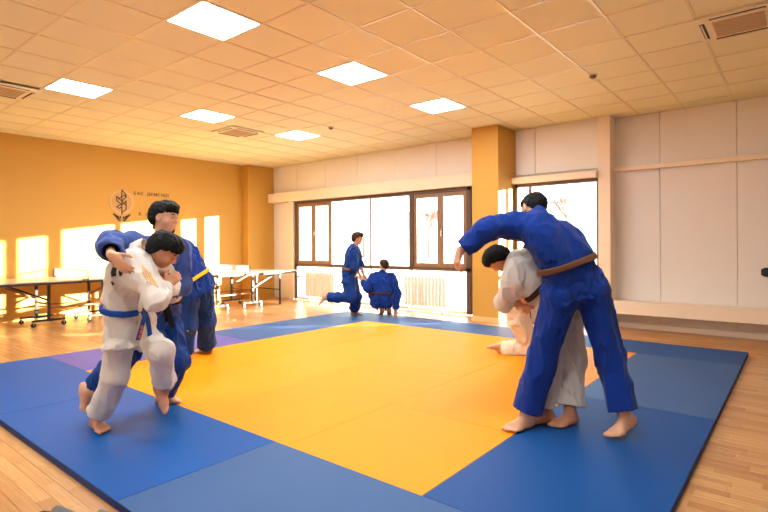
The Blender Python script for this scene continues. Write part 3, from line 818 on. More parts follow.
M_BYEL = mat('belt_yellow', rgb(246, 186, 30), 0.8, 0.2, bump=0.3, bscale=200)
M_BDARK = mat('belt_dark_brown', rgb(62, 44, 40), 0.8, 0.2, bump=0.3, bscale=200)
M_EYE = mat('eye_dark', rgb(22, 16, 14), 0.25)
M_BROW = mat('brow_dark', rgb(34, 24, 20), 0.7)
M_STRIPE = mat('gold_stripe', rgb(222, 170, 96), 0.6)
M_PRINT = mat('print_black', rgb(24, 24, 30), 0.7)
M_RED = mat('embroidery_orange', rgb(226, 92, 40), 0.7)

def add_hand(B, wr, d, n, s, curl=0.5, thumb=1, spread=0.25, tcurl=0.3):
    """palm, four fingers of different length with knuckle bends and a thumb; d = wrist to knuckles, n = palm side normal"""
    d = unit(d); n = unit(n - d * (np.asarray(n) @ d)); side = np.cross(d, n) * thumb
    kn = wr + d * 0.085 * s
    B.cone(wr, wr + d * 0.03 * s, 0.026 * s, 0.024 * s, 0.02)
    for o in (-0.026, -0.009, 0.009, 0.026):
        B.cone(wr + d * 0.02 * s + side * o * 0.7 * s, kn + side * o * s - d * (0.006 * s if abs(o) > 0.02 else 0), 0.0155 * s, 0.0125 * s, 0.012)
    B.cone(wr + d * 0.025 * s + side * 0.02 * s + n * 0.006 * s, wr + d * 0.06 * s + side * 0.03 * s + n * 0.008 * s, 0.017 * s, 0.013 * s, 0.012)
    for o, L in ((0.028, 0.92), (0.0095, 1.0), (-0.0095, 0.94), (-0.028, 0.76)):
        p = kn + side * o * s - d * (0.006 * s if abs(o) > 0.02 else 0); dirv = unit(d + side * o * spread * 10); a = 0.0
        for seg, (ln, r0, r1) in enumerate(((0.044, 0.0105, 0.0095), (0.027, 0.0095, 0.0088), (0.021, 0.0088, 0.0072))):
            a += curl * (0.75 if seg == 0 else 1.0) * (1 + 0.12 * (o < 0))
            v = dirv * math.cos(a) + n * math.sin(a)
            q = p + v * ln * L * s; B.cone(p, q, max(r0 * s, B.h * 1.02), max(r1 * s, B.h * 1.0), 0.005); p = q
    p = wr + d * 0.03 * s + side * 0.03 * s + n * 0.008 * s
    v = unit(d * 0.75 + side * 0.75 + n * 0.25)
    for seg, (ln, r0, r1) in enumerate(((0.036, 0.013, 0.0115), (0.028, 0.0112, 0.0102), (0.022, 0.0102, 0.008))):
        q = p + v * ln * s; B.cone(p, q, r0 * s, r1 * s, 0.006); p = q
        v = unit(v + d * tcurl + n * tcurl * 0.7 - side * tcurl * 0.6)

def add_foot(B, an, d, up, s, toebend=0.0, side_sign=1):
    """ankle joint, heel, arch, ball and five toes; d = heel to toe, up = away from the sole, toebend lifts the heel over bent toes"""
    d = unit(d); up = unit(up - d * (np.asarray(up) @ d)); sd = np.cross(d, up)
    sole = -0.075 * s
    def P(x, y, z): return an + d * x * s + sd * y * s + up * (sole + z * s)
    B.cone(an + up * 0.04 * s, P(-0.02, 0, 0.05), 0.036 * s, 0.034 * s, 0.03)
    B.cone(P(-0.045, 0, 0.03), P(-0.015, 0, 0.035), 0.031 * s, 0.033 * s, 0.03)
    B.cone(P(0.0, 0.0, 0.06), P(0.09, 0.004, 0.03), 0.036 * s, 0.026 * s, 0.035)
    B.cone(P(-0.01, -0.008, 0.026), P(0.10, -0.024, 0.018), 0.027 * s, 0.019 * s, 0.025)
    B.cone(P(-0.01, 0.008, 0.03), P(0.11, 0.022, 0.022), 0.027 * s, 0.022 * s, 0.025)
    B.cone(P(0.098, -0.034, 0.018), P(0.115, 0.030, 0.022), 0.018 * s, 0.021 * s, 0.02)
    td = unit(d * math.cos(toebend) + up * math.sin(toebend))
    for y, x, L, r in ((0.034, 0.122, 0.05, 0.0150), (0.010, 0.126, 0.044, 0.0112), (-0.009, 0.122, 0.040, 0.0106), (-0.027, 0.114, 0.036, 0.0100), (-0.043, 0.104, 0.032, 0.0100)):
        r_ = max(r * s, B.h * 1.05)
        p = P(x, y * side_sign, 0.016); B.cone(p - d * 0.02 * s, p + td * L * 0.55 * s, r_ * 1.1, r_, 0.008); B.cone(p + td * L * 0.55 * s, p + td * L * s - up * 0.003 * s, r_, r_ * 0.9, 0.004)

def head_axes(face, up):
    f = unit(face); u = unit(np.asarray(up) - f * (np.asarray(up) @ f)); return np.stack([np.cross(f, u), f, u])   # right, forward, up

def add_head(B, c, A, s):
    r, f, u = A
    def P(x, y, z): return c + (r * x + f * y + u * z) * s
    B.ball(P(0, -0.012, 0.028), np.array([0.074, 0.094, 0.085]) * s, A, 0.03)
    B.ball(P(0, 0.022, -0.035), np.array([0.058, 0.066, 0.078]) * s, A, 0.03)
    B.ball(P(0, 0.045, -0.078), np.array([0.032, 0.034, 0.03]) * s, A, 0.03)                      # chin
    for x in (-1, 1):
        B.ball(P(0.042 * x, 0.056, -0.03), np.array([0.026, 0.024, 0.026]) * s, A, 0.025)         # cheek
        B.cone(P(0.012 * x, 0.084, 0.022), P(0.042 * x, 0.072, 0.02), 0.010 * s, 0.009 * s, 0.02)  # brow ridge
        B.ball(P(0.031 * x, 0.088, 0.002), np.array([0.016, 0.012, 0.010]) * s, A, 0.012, 'sub')   # eye socket
        B.ball(P(0.031 * x, 0.0745, 0.001), np.array([0.0125, 0.0125, 0.0115]) * s, A, 0.004)      # eyeball and lid
        B.ball(P(0.076 * x, -0.008, -0.008), np.array([0.010, 0.019, 0.031]) * s, A, 0.008)        # ear
        B.ball(P(0.084 * x, 0.0, -0.006), np.array([0.006, 0.010, 0.018]) * s, A, 0.004, 'sub')
        B.ball(P(0.012 * x, 0.094, -0.032), np.array([0.008, 0.010, 0.007]) * s, A, 0.006)         # nostril wing
    B.cone(P(0, 0.084, 0.008), P(0, 0.103, -0.027), 0.0085 * s, 0.0115 * s, 0.010)                 # nose
    B.cone(P(-0.017, 0.079, -0.053), P(0.017, 0.079, -0.053), 0.007 * s, 0.007 * s, 0.008)         # lips
    B.cone(P(-0.013, 0.080, -0.063), P(0.013, 0.080, -0.063), 0.0075 * s, 0.0075 * s, 0.006)

def make_hair(lo, hi, h, c, A, s, style, seed):
    H = Field(lo, hi, h); r, f, u = A
    def P(x, y, z): return c + (r * x + f * y + u * z) * s
    g = {'full': 0.015, 'short': 0.010}[style]
    H.ball(P(0, -0.014, 0.03), np.array([0.074 + g, 0.095 + g, 0.085 + g]) * s, A, 0.0)
    if style == 'full':
        H.ball(P(0.0, 0.045, 0.080), np.array([0.062, 0.056, 0.040]) * s, A, 0.04)
        H.ball(P(0, -0.068, -0.022), np.array([0.064, 0.042, 0.058]) * s, A, 0.04)
    idx = np.argwhere(H.d < FAR); Pt = H.lo + idx * h
    q = (Pt - c) @ A.T / s
    jag = 0.006 * np.sin(q[:, 0] * 230 + 2 * np.sin(q[:, 1] * 90)) + 0.004 * np.sin(q[:, 0] * 510)
    front = 0.048 + 1.3 * jag if style == 'full' else 0.066 + 0.5 * jag
    # hairline: forehead, temples down to the ear, round the ear, nape
    line = np.where(q[:, 1] > 0.03, front, np.where(q[:, 1] > -0.03, np.interp(q[:, 1], [-0.03, -0.005, 0.03], [-0.03, 0.020, 0.030]), np.interp(q[:, 1], [-0.1, -0.05, -0.03], [-0.080, -0.068, -0.03])))
    if style == 'short': line = line + np.where(q[:, 1] < 0.0, 0.03, 0.0)
    cut = (line - q[:, 2]) * s
    v = H.d[tuple(idx.T)]
    v = np.maximum(v, cut * 0.8) - 0.0055 * s * (vnoise(Pt * np.array([1, 1, 0.6]), 0.02, seed) + 0.7 * vnoise(Pt, 0.010, seed + 1))
    H.d[tuple(idx.T)] = v
    return H

JOINT_CHECK = []
def person(pid, label, J, gi, belt_m, skin=M_SKIN, hair_m=M_HAIR, s=1.0, vox=0.0068, bvox=0.006, hair_style='full', seed=1, trouser_m=None, hands=True, skirt=0.20, tails=None, arm_r=1.0, leg_r=1.0, wr=0.006, hide_arm=None, hs=1.0, sleeve=(0.86, 0.86), pant=(0.92, 0.92), collar=True, torso_r=1.0, belt_dz=0.0):
    """J: world joints. a / b are the two sides of the body."""
    J = {k: (np.asarray(v, float) if not isinstance(v, dict) else v) for k, v in J.items()}
    ft = [J['ana'], J['anb']]
    base = np.array([(ft[0][0] + ft[1][0]) / 2, (ft[0][1] + ft[1][1]) / 2, MT])
    root = empty('person', tuple(base), label, 'person', 'judo players training on the mats')
    pts = np.array([v for k, v in J.items() if k in ('head', 'neck', 'pel', 'sha', 'shb', 'ela', 'elb', 'wra', 'wrb', 'hipa', 'hipb', 'kna', 'knb', 'ana', 'anb')])
    lo, hi = pts.min(0) - 0.30, pts.max(0) + 0.30
    lo[2] = max(lo[2], MT - 0.05)
    pel, neck = J['pel'], J['neck']
    sh = unit(J['shb'] - J['sha']); hp = unit(J['hipb'] - J['hipa'])
    spine = unit(neck - pel)
    mid = J.get('mid', (pel + neck) / 2)
    def spt(t):   # quadratic spine
        return (1 - t) ** 2 * pel + 2 * t * (1 - t) * (2 * mid - 0.5 * pel - 0.5 * neck) + t * t * neck
    def side(t): return unit(hp * (1 - t) + sh * t)
    shm = (J['sha'] + J['shb']) / 2
    # ---------------- body (skin): one continuous surface
    B = Field(lo, hi, bvox)
    for t, w, r in ((0.0, 0.065, 0.085), (0.22, 0.05, 0.082), (0.45, 0.055, 0.082), (0.68, 0.075, 0.082), (0.86, 0.08, 0.06)):
        B.cone(spt(t) - side(t) * w * s, spt(t) + side(t) * w * s, r * s, r * s, 0.05)
    A = head_axes(J['face'], J['hup'])
    B.cone(neck - spine * 0.02, J['head'] - A[2] * 0.06 * s - A[1] * 0.012 * s, 0.056 * s, 0.049 * s, 0.03)
    B.cone(neck - spine * 0.05, J['sha'], 0.04 * s, 0.04 * s, 0.03); B.cone(neck - spine * 0.05, J['shb'], 0.04 * s, 0.04 * s, 0.03)
    add_head(B, J['head'], A, s * hs)
    for q in 'ab':
        B.chain([J['sh' + q], J['el' + q], J['wr' + q]], [0.048 * s, 0.036 * s, 0.025 * s], 0.03)
        m_ = J['el' + q] + 0.3 * (J['wr' + q] - J['el' + q]); B.ball(m_, 0.038 * s, None, 0.03)
        B.chain([J['hip' + q], J['kn' + q], J['an' + q]], [0.078 * s, 0.05 * s, 0.035 * s], 0.04)
        cv = J['kn' + q] + 0.3 * (J['an' + q] - J['kn' + q]); B.ball(cv, 0.05 * s, None, 0.04)
        F_ = J['foot' + q]; add_foot(B, J['an' + q], F_['d'], F_['up'], s * F_.get('s', 1.0), F_.get('bend', 0.0), F_.get('side', 1))
        if q != hide_arm:
            H_ = J.get('hand' + q, {})
            d_ = H_.get('d', unit(J['wr' + q] - J['el' + q]))
            add_hand(B, J['wr' + q] + unit(J['wr' + q] - J['el' + q]) * 0.01, np.asarray(d_, float), np.asarray(H_.get('n', unit(np.cross(d_, np.array([0.3, 0.5, 0.1])))), float), s * 1.0, H_.get('curl', 0.45), H_.get('thumb', 1), H_.get('spread', 0.2), H_.get('tc', 0.3))
    body = field_obj('body', B, base, skin, root, 1)
    # eyes and brows
    r, f, u = A
    for x in (-1, 1):
        m = MB(); c0 = J['head'] + (r * 0.031 * x + f * 0.0815 + u * 0.0005) * s * hs - base
        V = []; F = []
        n_ = 10
        V.append(tuple(c0 + f * 0.0062 * s * hs))
        for k in range(n_):
            an = 2 * math.pi * k / n_; V.append(tuple(c0 + f * 0.0035 * s * hs + (r * 0.0098 * math.cos(an) + u * 0.0042 * math.sin(an)) * s * hs))
        for k in range(n_): V.append(tuple(c0 - f * 0.006 * s + (r * 0.0098 * math.cos(2 * math.pi * k / n_) + u * 0.0042 * math.sin(2 * math.pi * k / n_)) * s * hs))
        F += [(0, 1 + k, 1 + (k + 1) % n_) for k in range(n_)] + [(1 + k, 1 + n_ + k, 1 + n_ + (k + 1) % n_, 1 + (k + 1) % n_) for k in range(n_)]
        m.quad_mesh(V, F); m.build('eye', M_EYE, body, True)
        p0 = J['head'] + (r * 0.014 * x + f * 0.0925 + u * 0.024) * s * hs - base; p1 = J['head'] + (r * 0.03 * x + f * 0.088 + u * 0.030) * s * hs - base; p2 = J['head'] + (r * 0.048 * x + f * 0.073 + u * 0.024) * s * hs - base
        MB().tube([p0, p1, p2], [0.004 * s, 0.0045 * s, 0.003 * s], 6).build('eyebrow', M_BROW, body, True)
    # ---------------- hair
    H = make_hair(J['head'] - 0.16 * s, J['head'] + 0.16 * s, 0.005, J['head'], A, s * hs, hair_style, seed)
    field_obj('hair', H, base, hair_m, root, 1)
    # ---------------- trousers
    T = Field(lo, hi, vox)
    LR = leg_r if isinstance(leg_r, tuple) else (leg_r, leg_r)
    for q in 'ab':
        kn = J['kn' + q]; hip = J['hip' + q]; an = J['an' + q]
        T.cone(hip, kn, 0.110 * s * LR['ab'.index(q)], 0.091 * s * LR['ab'.index(q)], 0.05)
        k_ = pant['ab'.index(q)]
        lr = LR['ab'.index(q)]
        T.cone(kn, kn + (an - kn) * (k_ + 0.1), 0.090 * s * lr, 0.098 * s * lr, 0.05)
    T.cone(J['hipa'], J['hipb'], 0.10 * s, 0.10 * s, 0.05); T.cone(pel, pel + spine * 0.10 * s, 0.11 * s, 0.10 * s, 0.05)
    T.wrinkle(wr * 2.0, seed * 7 + 1, (0.085, 0.085, 0.26))
    for qi, q in enumerate('ab'):
        kn, an = J['kn' + q], J['an' + q]; T.trim_cuff(kn, kn + (an - kn) * pant[qi], 0.098 * s * LR[qi])
    field_obj('trousers', T, base, trouser_m or gi, root, 1)
    # ---------------- jacket
    Kt = Field(lo, hi, vox)
    kmid = (J['kna'] + J['knb']) / 2
    down = unit(unit(kmid - pel) + unit(-spine) * 1.2)
    lev = [(-1, 0.115, 0.112), (0.0, 0.095, 0.108), (0.2, 0.078, 0.102), (0.4, 0.085, 0.108), (0.62, 0.105, 0.112), (0.82, 0.115, 0.092)]
    for t, w, rr in lev:
        c_ = pel + down * skirt * s if t < 0 else spt(t); sd = side(max(t, 0))
        Kt.cone(c_ - sd * w * s * torso_r, c_ + sd * w * s * torso_r, rr * s * torso_r, rr * s * torso_r, 0.07)
    hem = pel + down * (skirt - 0.02) * s
    idx = np.argwhere(Kt.d < FAR); Pq = Kt.lo + idx * vox
    Kt.d[tuple(idx.T)] = np.maximum(Kt.d[tuple(idx.T)], ((Pq - hem) @ down).astype(np.float32))
    K = Kt.like(); K.d = Kt.d.copy()
    K.cone(J['sha'], J['shb'], 0.062 * s, 0.062 * s, 0.05)
    K.cone(shm, neck + spine * 0.015, 0.080 * s, 0.070 * s, 0.05)
    for qi, q in enumerate('ab'):
        shj, el, wri = J['sh' + q], J['el' + q], J['wr' + q]
        inner = shj + (spt(0.7) - shj) * 0.35
        K.cone(inner, shj + (el - shj) * 0.4, 0.085 * s * arm_r, 0.075 * s * arm_r, 0.06)
        K.cone(shj, el, 0.074 * s * arm_r, 0.070 * s * arm_r, 0.05)
        sl_ = sleeve[qi]
        if sl_ > 0: K.cone(el, el + (wri - el) * (sl_ + 0.1), 0.069 * s * arm_r, 0.068 * s * arm_r, 0.04)
    Kb = K.d.copy()
    K.wrinkle(wr * 2.1, seed * 7 + 2, (0.095, 0.095, 0.15))
    for qi, q in enumerate('ab'):
        if sleeve[qi] > 0: K.trim_cuff(J['el' + q], J['el' + q] + (J['wr' + q] - J['el' + q]) * sleeve[qi], 0.068 * s * arm_r, wall=0.014, depth=0.10)
    # neck opening
    nd = unit(unit(J['head'] - neck) + 0.5 * spine)
    K.cone(neck + nd * 0.02, neck + nd * 0.14, 0.056 * s, 0.066 * s, 0.01, 'sub')
    jac = field_obj('jacket', K, base, gi, root, 1)
    # ---------------- collar band lying on the jacket
    front = unit(np.cross(spine, sh)) if J.get('front') is None else unit(J['front'])
    front = unit(front - spine * (front @ spine))
    bc = spt(0.17 + belt_dz)
    if collar:
        C = Kt.like()
        for sg in (-1, 1):
            pth = [neck - front * 0.07 * s + spine * 0.012, neck + sh * sg * 0.066 * s - spine * 0.01 + front * 0.0, shm + sh * sg * 0.06 * s - spine * 0.05 * s + front * 0.10 * s, spt(0.5) + front * 0.14 * s - sh * sg * 0.01, bc + front * 0.13 * s - sh * sg * 0.06 * s]
            for a_, b_ in zip(pth[:-1], pth[1:]): C.cone(a_, b_, 0.026 * s, 0.026 * s, 0.01)
        near_ = np.argwhere(C.d < 0.05)
        iv = tuple(near_.T)
        C.d[iv] = np.maximum(C.d[iv], np.abs(Kb[iv] - 0.006) - 0.0115)
        try: field_obj('collar', C, base, gi, jac, 1)
        except Exception as e: print('collar', e)
    # ---------------- belt conforming to the jacket
    bn = unit(unit(J['bn'])) if 'bn' in J else unit(spine)
    W = Kt.like()
    idx = np.argwhere(np.abs(Kt.d) < 0.06); Pq = Kt.lo + idx * vox
    rel = Pq - bc
    bd = np.maximum(np.abs(Kt.d[tuple(idx.T)] - 0.008) - 0.0095, np.abs(rel @ bn) - 0.021 * max(s, 0.9))
    bd = np.maximum(bd, np.linalg.norm(rel, axis=1) - 0.30)
    W.d[tuple(idx.T)] = bd
    bl_ = field_obj('belt', W, base, belt_m, root, 1)
    kc = bc + front * (0.125 * s * torso_r)
    kn_ = MB()
    kl = kc - base
    kn_.box(-0.028, 0.028, -0.018, 0.018, -0.022, 0.022, bev=0.010)
    ko = kn_.build('belt_knot', belt_m, bl_, True); ko.location = tuple(kl)
    ko.rotation_euler = Vector(tuple(front)).to_track_quat('Y', 'Z').to_euler()
    for tl in (tails if tails is not None else [[kc, kc + front * 0.03 + sh * 0.05 - UP * 0.12, kc + front * 0.03 + sh * 0.07 - UP * 0.26], [kc, kc + front * 0.03 - sh * 0.05 - UP * 0.12, kc + front * 0.03 - sh * 0.08 - UP * 0.25]]):
        ribbon('belt_tail', [np.asarray(p) - base for p in tl], 0.038 * max(s, 0.9), 0.006, unit(np.cross(np.asarray(tl[-1]) - np.asarray(tl[0]), front)) if True else None, belt_m, bl_)
    L = lambda a, b: np.linalg.norm(J[a] - J[b])
    JOINT_CHECK.append((pid, 'torso %.2f neck-head %.2f shw %.2f hipw %.2f' % (L('pel', 'neck'), L('neck', 'head'), L('sha', 'shb'), L('hipa', 'hipb')), 'arm a %.2f %.2f b %.2f %.2f' % (L('sha', 'ela'), L('ela', 'wra'), L('shb', 'elb'), L('elb', 'wrb')), 'leg a %.2f %.2f b %.2f %.2f' % (L('hipa', 'kna'), L('kna', 'ana'), L('hipb', 'knb'), L('knb', 'anb')), 'ank z %.3f %.3f' % (J['ana'][2] - MT, J['anb'][2] - MT)))
    return root, jac, body, base

def ribbon(name, pts, w, t, side, m, parent):
    pts = [Vector(tuple(p)) for p in pts]
    # resample as a smooth curve
    P_ = []
    n = 10
    for i in range(n + 1):
        u_ = i / n * (len(pts) - 1); k = min(int(u_), len(pts) - 2); f_ = u_ - k
        p0 = pts[max(k - 1, 0)]; p1 = pts[k]; p2 = pts[k + 1]; p3 = pts[min(k + 2, len(pts) - 1)]
        P_.append(0.5 * ((2 * p1) + (p2 - p0) * f_ + (2 * p0 - 5 * p1 + 4 * p2 - p3) * f_ ** 2 + (3 * p1 - p0 - 3 * p2 + p3) * f_ ** 3))
    side = Vector(tuple(side)); V = []; F = []
    for i, p in enumerate(P_):
        d = (P_[min(i + 1, n)] - P_[max(i - 1, 0)]).normalized(); sd = (side - d * side.dot(d)).normalized(); nn = d.cross(sd)
        V += [p + sd * w / 2 + nn * t / 2, p - sd * w / 2 + nn * t / 2, p - sd * w / 2 - nn * t / 2, p + sd * w / 2 - nn * t / 2]
    for i in range(n):
        for k in range(4): F.append((4 * i + k, 4 * i + (k + 1) % 4, 4 * i + 4 + (k + 1) % 4, 4 * i + 4 + k))
    F += [(3, 2, 1, 0), (4 * n, 4 * n + 1, 4 * n + 2, 4 * n + 3)]
    m_ = MB(); m_.quad_mesh(V, F); return m_.build(name, m, parent)

def patch(name, obj, base, path, w, m, lift=0.002):
    """strip of cloth or print that lies on the surface of obj along a path of world points"""
    me = obj.data
    bvh = BVHTree.FromPolygons([v.co[:] for v in me.vertices], [tuple(p.vertices) for p in me.polygons])
    path = [Vector(tuple(np.asarray(p) - base)) for p in path]
    pts = []
    for a, b in zip(path[:-1], path[1:]):
        for k in range(5): pts.append(a.lerp(b, k / 5))
    pts.append(path[-1])
    V = []; F = []
    for i, p in enumerate(pts):
        loc, nor, _, _ = bvh.find_nearest(p)
        d = (pts[min(i + 1, len(pts) - 1)] - pts[max(i - 1, 0)]).normalized(); sd = nor.cross(d).normalized()
        for q in (-1, 0, 1):
            l2, n2, _, _ = bvh.find_nearest(loc + sd * q * w / 2)
            V.append(l2 + n2 * (lift + 0.002)); V.append(l2 - n2 * 0.002)
    for i in range(len(pts) - 1):
        for q in range(2):
            a = 6 * i + 2 * q; b = a + 2; F += [(a, b, b + 6, a + 6), (a + 1, a + 7, b + 7, b + 1)]
        F += [(6 * i, 6 * i + 6, 6 * i + 7, 6 * i + 1), (6 * i + 4, 6 * i + 5, 6 * i + 11, 6 * i + 10)]
    e = 6 * (len(pts) - 1)
    for o_ in (0, e):
        F += [(o_, o_ + 1, o_ + 3, o_ + 2), (o_ + 2, o_ + 3, o_ + 5, o_ + 4)]
    m_ = MB(); m_.quad_mesh(V, F); o = m_.build(name, m, obj); return o

R_, F_, U_ = RIGHT, FWD, UP
HEADUP = UP
# boy in white at the left, bent forward, facing right
s = 0.93
J1 = dict(pel=at(131, 321, 3.47), neck=at(141, 250, 3.42), head=at(164, 250, 3.40), face=R_ * 0.75 - U_ * 0.62 + F_ * 0.18, hup=R_ * 0.6 + U_ * 0.75 - F_ * 0.12,
          sha=at(152, 259, 3.58), shb=at(136, 264, 3.27), elb=at(157, 300, 3.14), wrb=at(166, 287, 3.33), ela=at(172, 292, 3.74), wra=at(164, 288, 3.60),
          hipa=at(138, 331, 3.55), hipb=at(122, 332, 3.39), knb=at(116, 374, 3.45), anb=gnd(97, 428, 0.075 * s), kna=at(161, 351, 3.34), ana=at(165, 387, 3.52),
          footb=dict(d=-F_ * 0.8 + R_ * 0.85, up=U_), foota=dict(d=R_ * 0.45 - U_ * 0.8 - F_ * 0.2, up=R_ * 0.8 + U_ * 0.45),
          handb=dict(d=R_ * 0.5 + U_ * 0.6 + F_ * 0.3, n=F_ - R_ * 0.3, curl=0.85, thumb=1), handa=dict(d=U_ - F_, n=-R_, curl=0.9),
          front=R_ * 0.9 - U_ * 0.1 - F_ * 0.25, mid=at(128, 287, 3.44), bn=at(137, 251, 3.42) - at(131, 321, 3.47))
kc1 = at(145, 313, 3.30)
p1, jac1, body1, b1 = person('P1', 'boy in white uniform with blue belt, bent forward gripping his partner', J1, M_GIW, M_BBLUE, M_SKIN2, s=s, seed=3, skirt=0.20, leg_r=(0.84, 0.98), arm_r=1.08, wr=0.0062, sleeve=(0.86, 0.9), pant=(0.86, 0.86), torso_r=1.02, belt_dz=0.04, hs=1.05,
    tails=[[kc1 + R_ * 0.0, at(143, 322, 3.24), at(138, 340, 3.23)], [kc1, at(148, 322, 3.34), at(150, 336, 3.38)]])
for k in range(4):
    patch('shoulder_stripe', jac1, b1, [at(141 + 3.4 * k, 263 + 2.0 * k, 3.15), at(144.5 + 3.4 * k, 274 + 1.6 * k, 3.13), at(148.5 + 3.2 * k, 284 + 1.2 * k, 3.12)], 0.0065, M_STRIPE)
patch('back_print', jac1, b1, [at(113, 268, 3.2), at(112, 272, 3.2), at(113.5, 276, 3.2)], 0.028, M_PRINT)
patch('back_print', jac1, b1, [at(118, 271, 3.2), at(121, 275, 3.2)], 0.04, M_PRINT)
patch('sleeve_print', jac1, b1, [at(108, 283, 3.2), at(109, 287, 3.2)], 0.016, M_PRINT)
for k in range(3):
    q = [at(142.0 - 1.3 * k, 325.5 + 4.6 * k, 3.228), at(141.0 - 1.3 * k, 328.8 + 4.6 * k, 3.226)]
    ribbon('embroidery', [q[0] - b1, q[1] - b1], 0.022, 0.009, R_ * 0.9 + U_ * 0.2, M_RED, p1)

# boy in blue behind him with his arm over the white jacket
s = 0.95
J2 = dict(pel=at(157, 312, 3.86), neck=at(161, 243, 3.78), head=at(164.5, 217, 3.77), face=R_ * 0.95 - F_ * 0.12 - U_ * 0.12, hup=U_ + R_ * 0.12,
          shb=at(146, 247, 3.66), sha=at(181, 249, 3.90), elb=at(110, 243, 3.40), wrb=at(111, 254, 3.11), ela=at(180, 287, 3.80), wra=at(163, 292, 3.66),
          hipb=at(150, 320, 3.80), hipa=at(166, 320, 3.95), knb=at(124, 356, 3.68), anb=at(90.5, 391, 3.70), kna=at(176, 362, 3.84), ana=gnd(163, 402, 0.075 * s),
          footb=dict(d=-U_ * 0.95 + R_ * 0.12, up=R_ + U_ * 0.1, bend=1.1), foota=dict(d=R_ - F_ * 0.15, up=U_),
          handb=dict(d=R_ * 0.62 - U_ * 0.68 + F_ * 0.02, n=F_ + R_ * 0.2, curl=0.28, thumb=1, spread=0.12), handa=dict(d=-R_, n=-U_, curl=0.8),
          front=-F_ * 0.7 + R_ * 0.7)
p2, jac2, body2, b2_ = person('P2', 'boy in faded blue uniform with arm over the white jacket, looking right', J2, M_GIB2, M_BBLACK, M_SKIN, s=s, seed=11, skirt=0.2, arm_r=1.12, wr=0.008, sleeve=(0.86, 0.86), pant=(0.84, 0.84), trouser_m=M_GIB3,
    tails=[[at(164, 300, 3.66), at(168, 310, 3.62), at(172.5, 328, 3.62)], [at(164, 300, 3.66), at(166, 308, 3.64), at(167.5, 322, 3.64)]])

# third boy of the left group, yellow belt, further back
s = 0.95
J3 = dict(pel=at(196, 283, 5.62), neck=at(177, 245, 5.5), head=at(164, 230, 5.42), face=-R_ * 0.8 + F_ * 0.3 - U_ * 0.4, hup=U_ - R_ * 0.4,
          sha=at(172, 252, 5.34), shb=at(186, 246, 5.68), ela=at(164, 272, 5.22), wra=at(158, 284, 5.3), elb=at(181, 270, 5.80), wrb=at(170, 278, 5.75),
          hipa=at(188.5, 291, 5.54), hipb=at(203, 290, 5.70), kna=at(187, 324, 5.62), ana=gnd(184, 359, 0.075 * s), knb=at(206, 322, 5.86), anb=gnd(207, 353, 0.075 * s),
          foota=dict(d=-R_ * 0.3 + F_ * 0.9, up=U_), footb=dict(d=-R_ + F_ * 0.1, up=U_), front=-R_ * 0.75 + F_ * 0.5)
p3, jac3, body3, b3 = person('PY', 'boy in blue uniform with yellow belt standing behind the left pair', J3, M_GIB, M_BYEL, s=s, seed=17, skirt=0.13, wr=0.008, pant=(0.97, 0.95), leg_r=1.12, trouser_m=M_GIB3, torso_r=1.08, tails=[])
tr3 = [c for c in p3.children if c.name.startswith('trousers')][0]
patch('trouser_label', tr3, b3, [at(181, 341, 5.35), at(181.5, 346, 5.35)], 0.02, M_GIW)

# tall judoka in blue on the right, seen from behind
s = 1.02
J4 = dict(pel=at(574, 283, 3.42), neck=at(540, 219, 3.50), head=at(533, 210.5, 3.63), face=F_ * 0.75 - U_ * 0.55 - R_ * 0.35, hup=U_ * 0.75 + F_ * 0.6,
          sha=at(523, 224, 3.50), shb=at(553, 240, 3.70), ela=at(487, 229, 3.42), wra=at(461, 250, 3.45), elb=at(556, 262, 3.86), wrb=at(534, 286, 3.90),
          hipa=at(560, 293, 3.40), hipb=at(591, 290, 3.44), kna=at(542, 360, 3.49), ana=gnd(526, 428, 0.08 * s), knb=at(610, 358, 3.44), anb=at(625, 417, 3.36),
          foota=dict(d=-R_ * 0.85 - F_ * 0.5, up=U_), footb=dict(d=-R_ * 0.8 - U_ * 0.3 - F_ * 0.35, up=U_ - R_ * 0.3, bend=0.35),
          handa=dict(d=-U_ * 0.85 - R_ * 0.25 - F_ * 0.15, n=R_ * 0.8 + F_ * 0.3, curl=0.85, thumb=-1, spread=0.15), handb=dict(d=-R_ * 0.7 - U_ * 0.5, n=-U_, curl=0.8),
          mid=at(560, 250, 3.40), front=F_ - R_ * 0.3, bn=R_ * -0.30 + U_ * 0.95)
p4, jac4, body4, b4 = person('P3', 'tall judoka in blue uniform with brown belt seen from behind, arm stretched left', J4, M_GIB, M_BBROWN, M_SKIN, s=s, seed=23, skirt=0.13, tails=[], wr=0.0055, sleeve=(0.92, 0.86), pant=(0.90, 0.88), hair_style='short', leg_r=1.02, arm_r=1.05, torso_r=1.0, belt_dz=0.12)

# partner in white bent under him
s = 0.95
J5 = dict(pel=at(558, 302, 3.68), neck=at(514, 264, 3.74), head=at(498, 259, 3.78), face=-U_ * 0.8 - R_ * 0.35 + F_ * 0.4, hup=-R_ * 0.85 + U_ * 0.45,
          sha=at(515, 278, 3.58), shb=at(514, 262, 3.90), ela=at(504, 302, 3.76), wra=at(519, 304, 3.97), elb=at(520, 300, 4.02), wrb=at(530, 306, 4.16),
          hipa=at(553, 308, 3.60), hipb=at(567, 306, 3.76), kna=at(550, 362, 3.68), ana=gnd(546, 422.5, 0.075 * s), knb=at(573, 358, 3.70), anb=gnd(570, 424, 0.075 * s),
          foota=dict(d=-R_ - F_ * 0.1, up=U_), footb=dict(d=-R_ * 0.9 - F_ * 0.45, up=U_), handa=dict(d=R_ * 0.6 + F_ * 0.6 - U_ * 0.2, n=-U_, curl=0.6), handb=dict(d=R_, n=-U_, curl=0.7),
          mid=at(533, 276, 3.70), front=-U_ * 0.7 - R_ * 0.5, bn=at(514, 264, 3.74) - at(558, 302, 3.68))
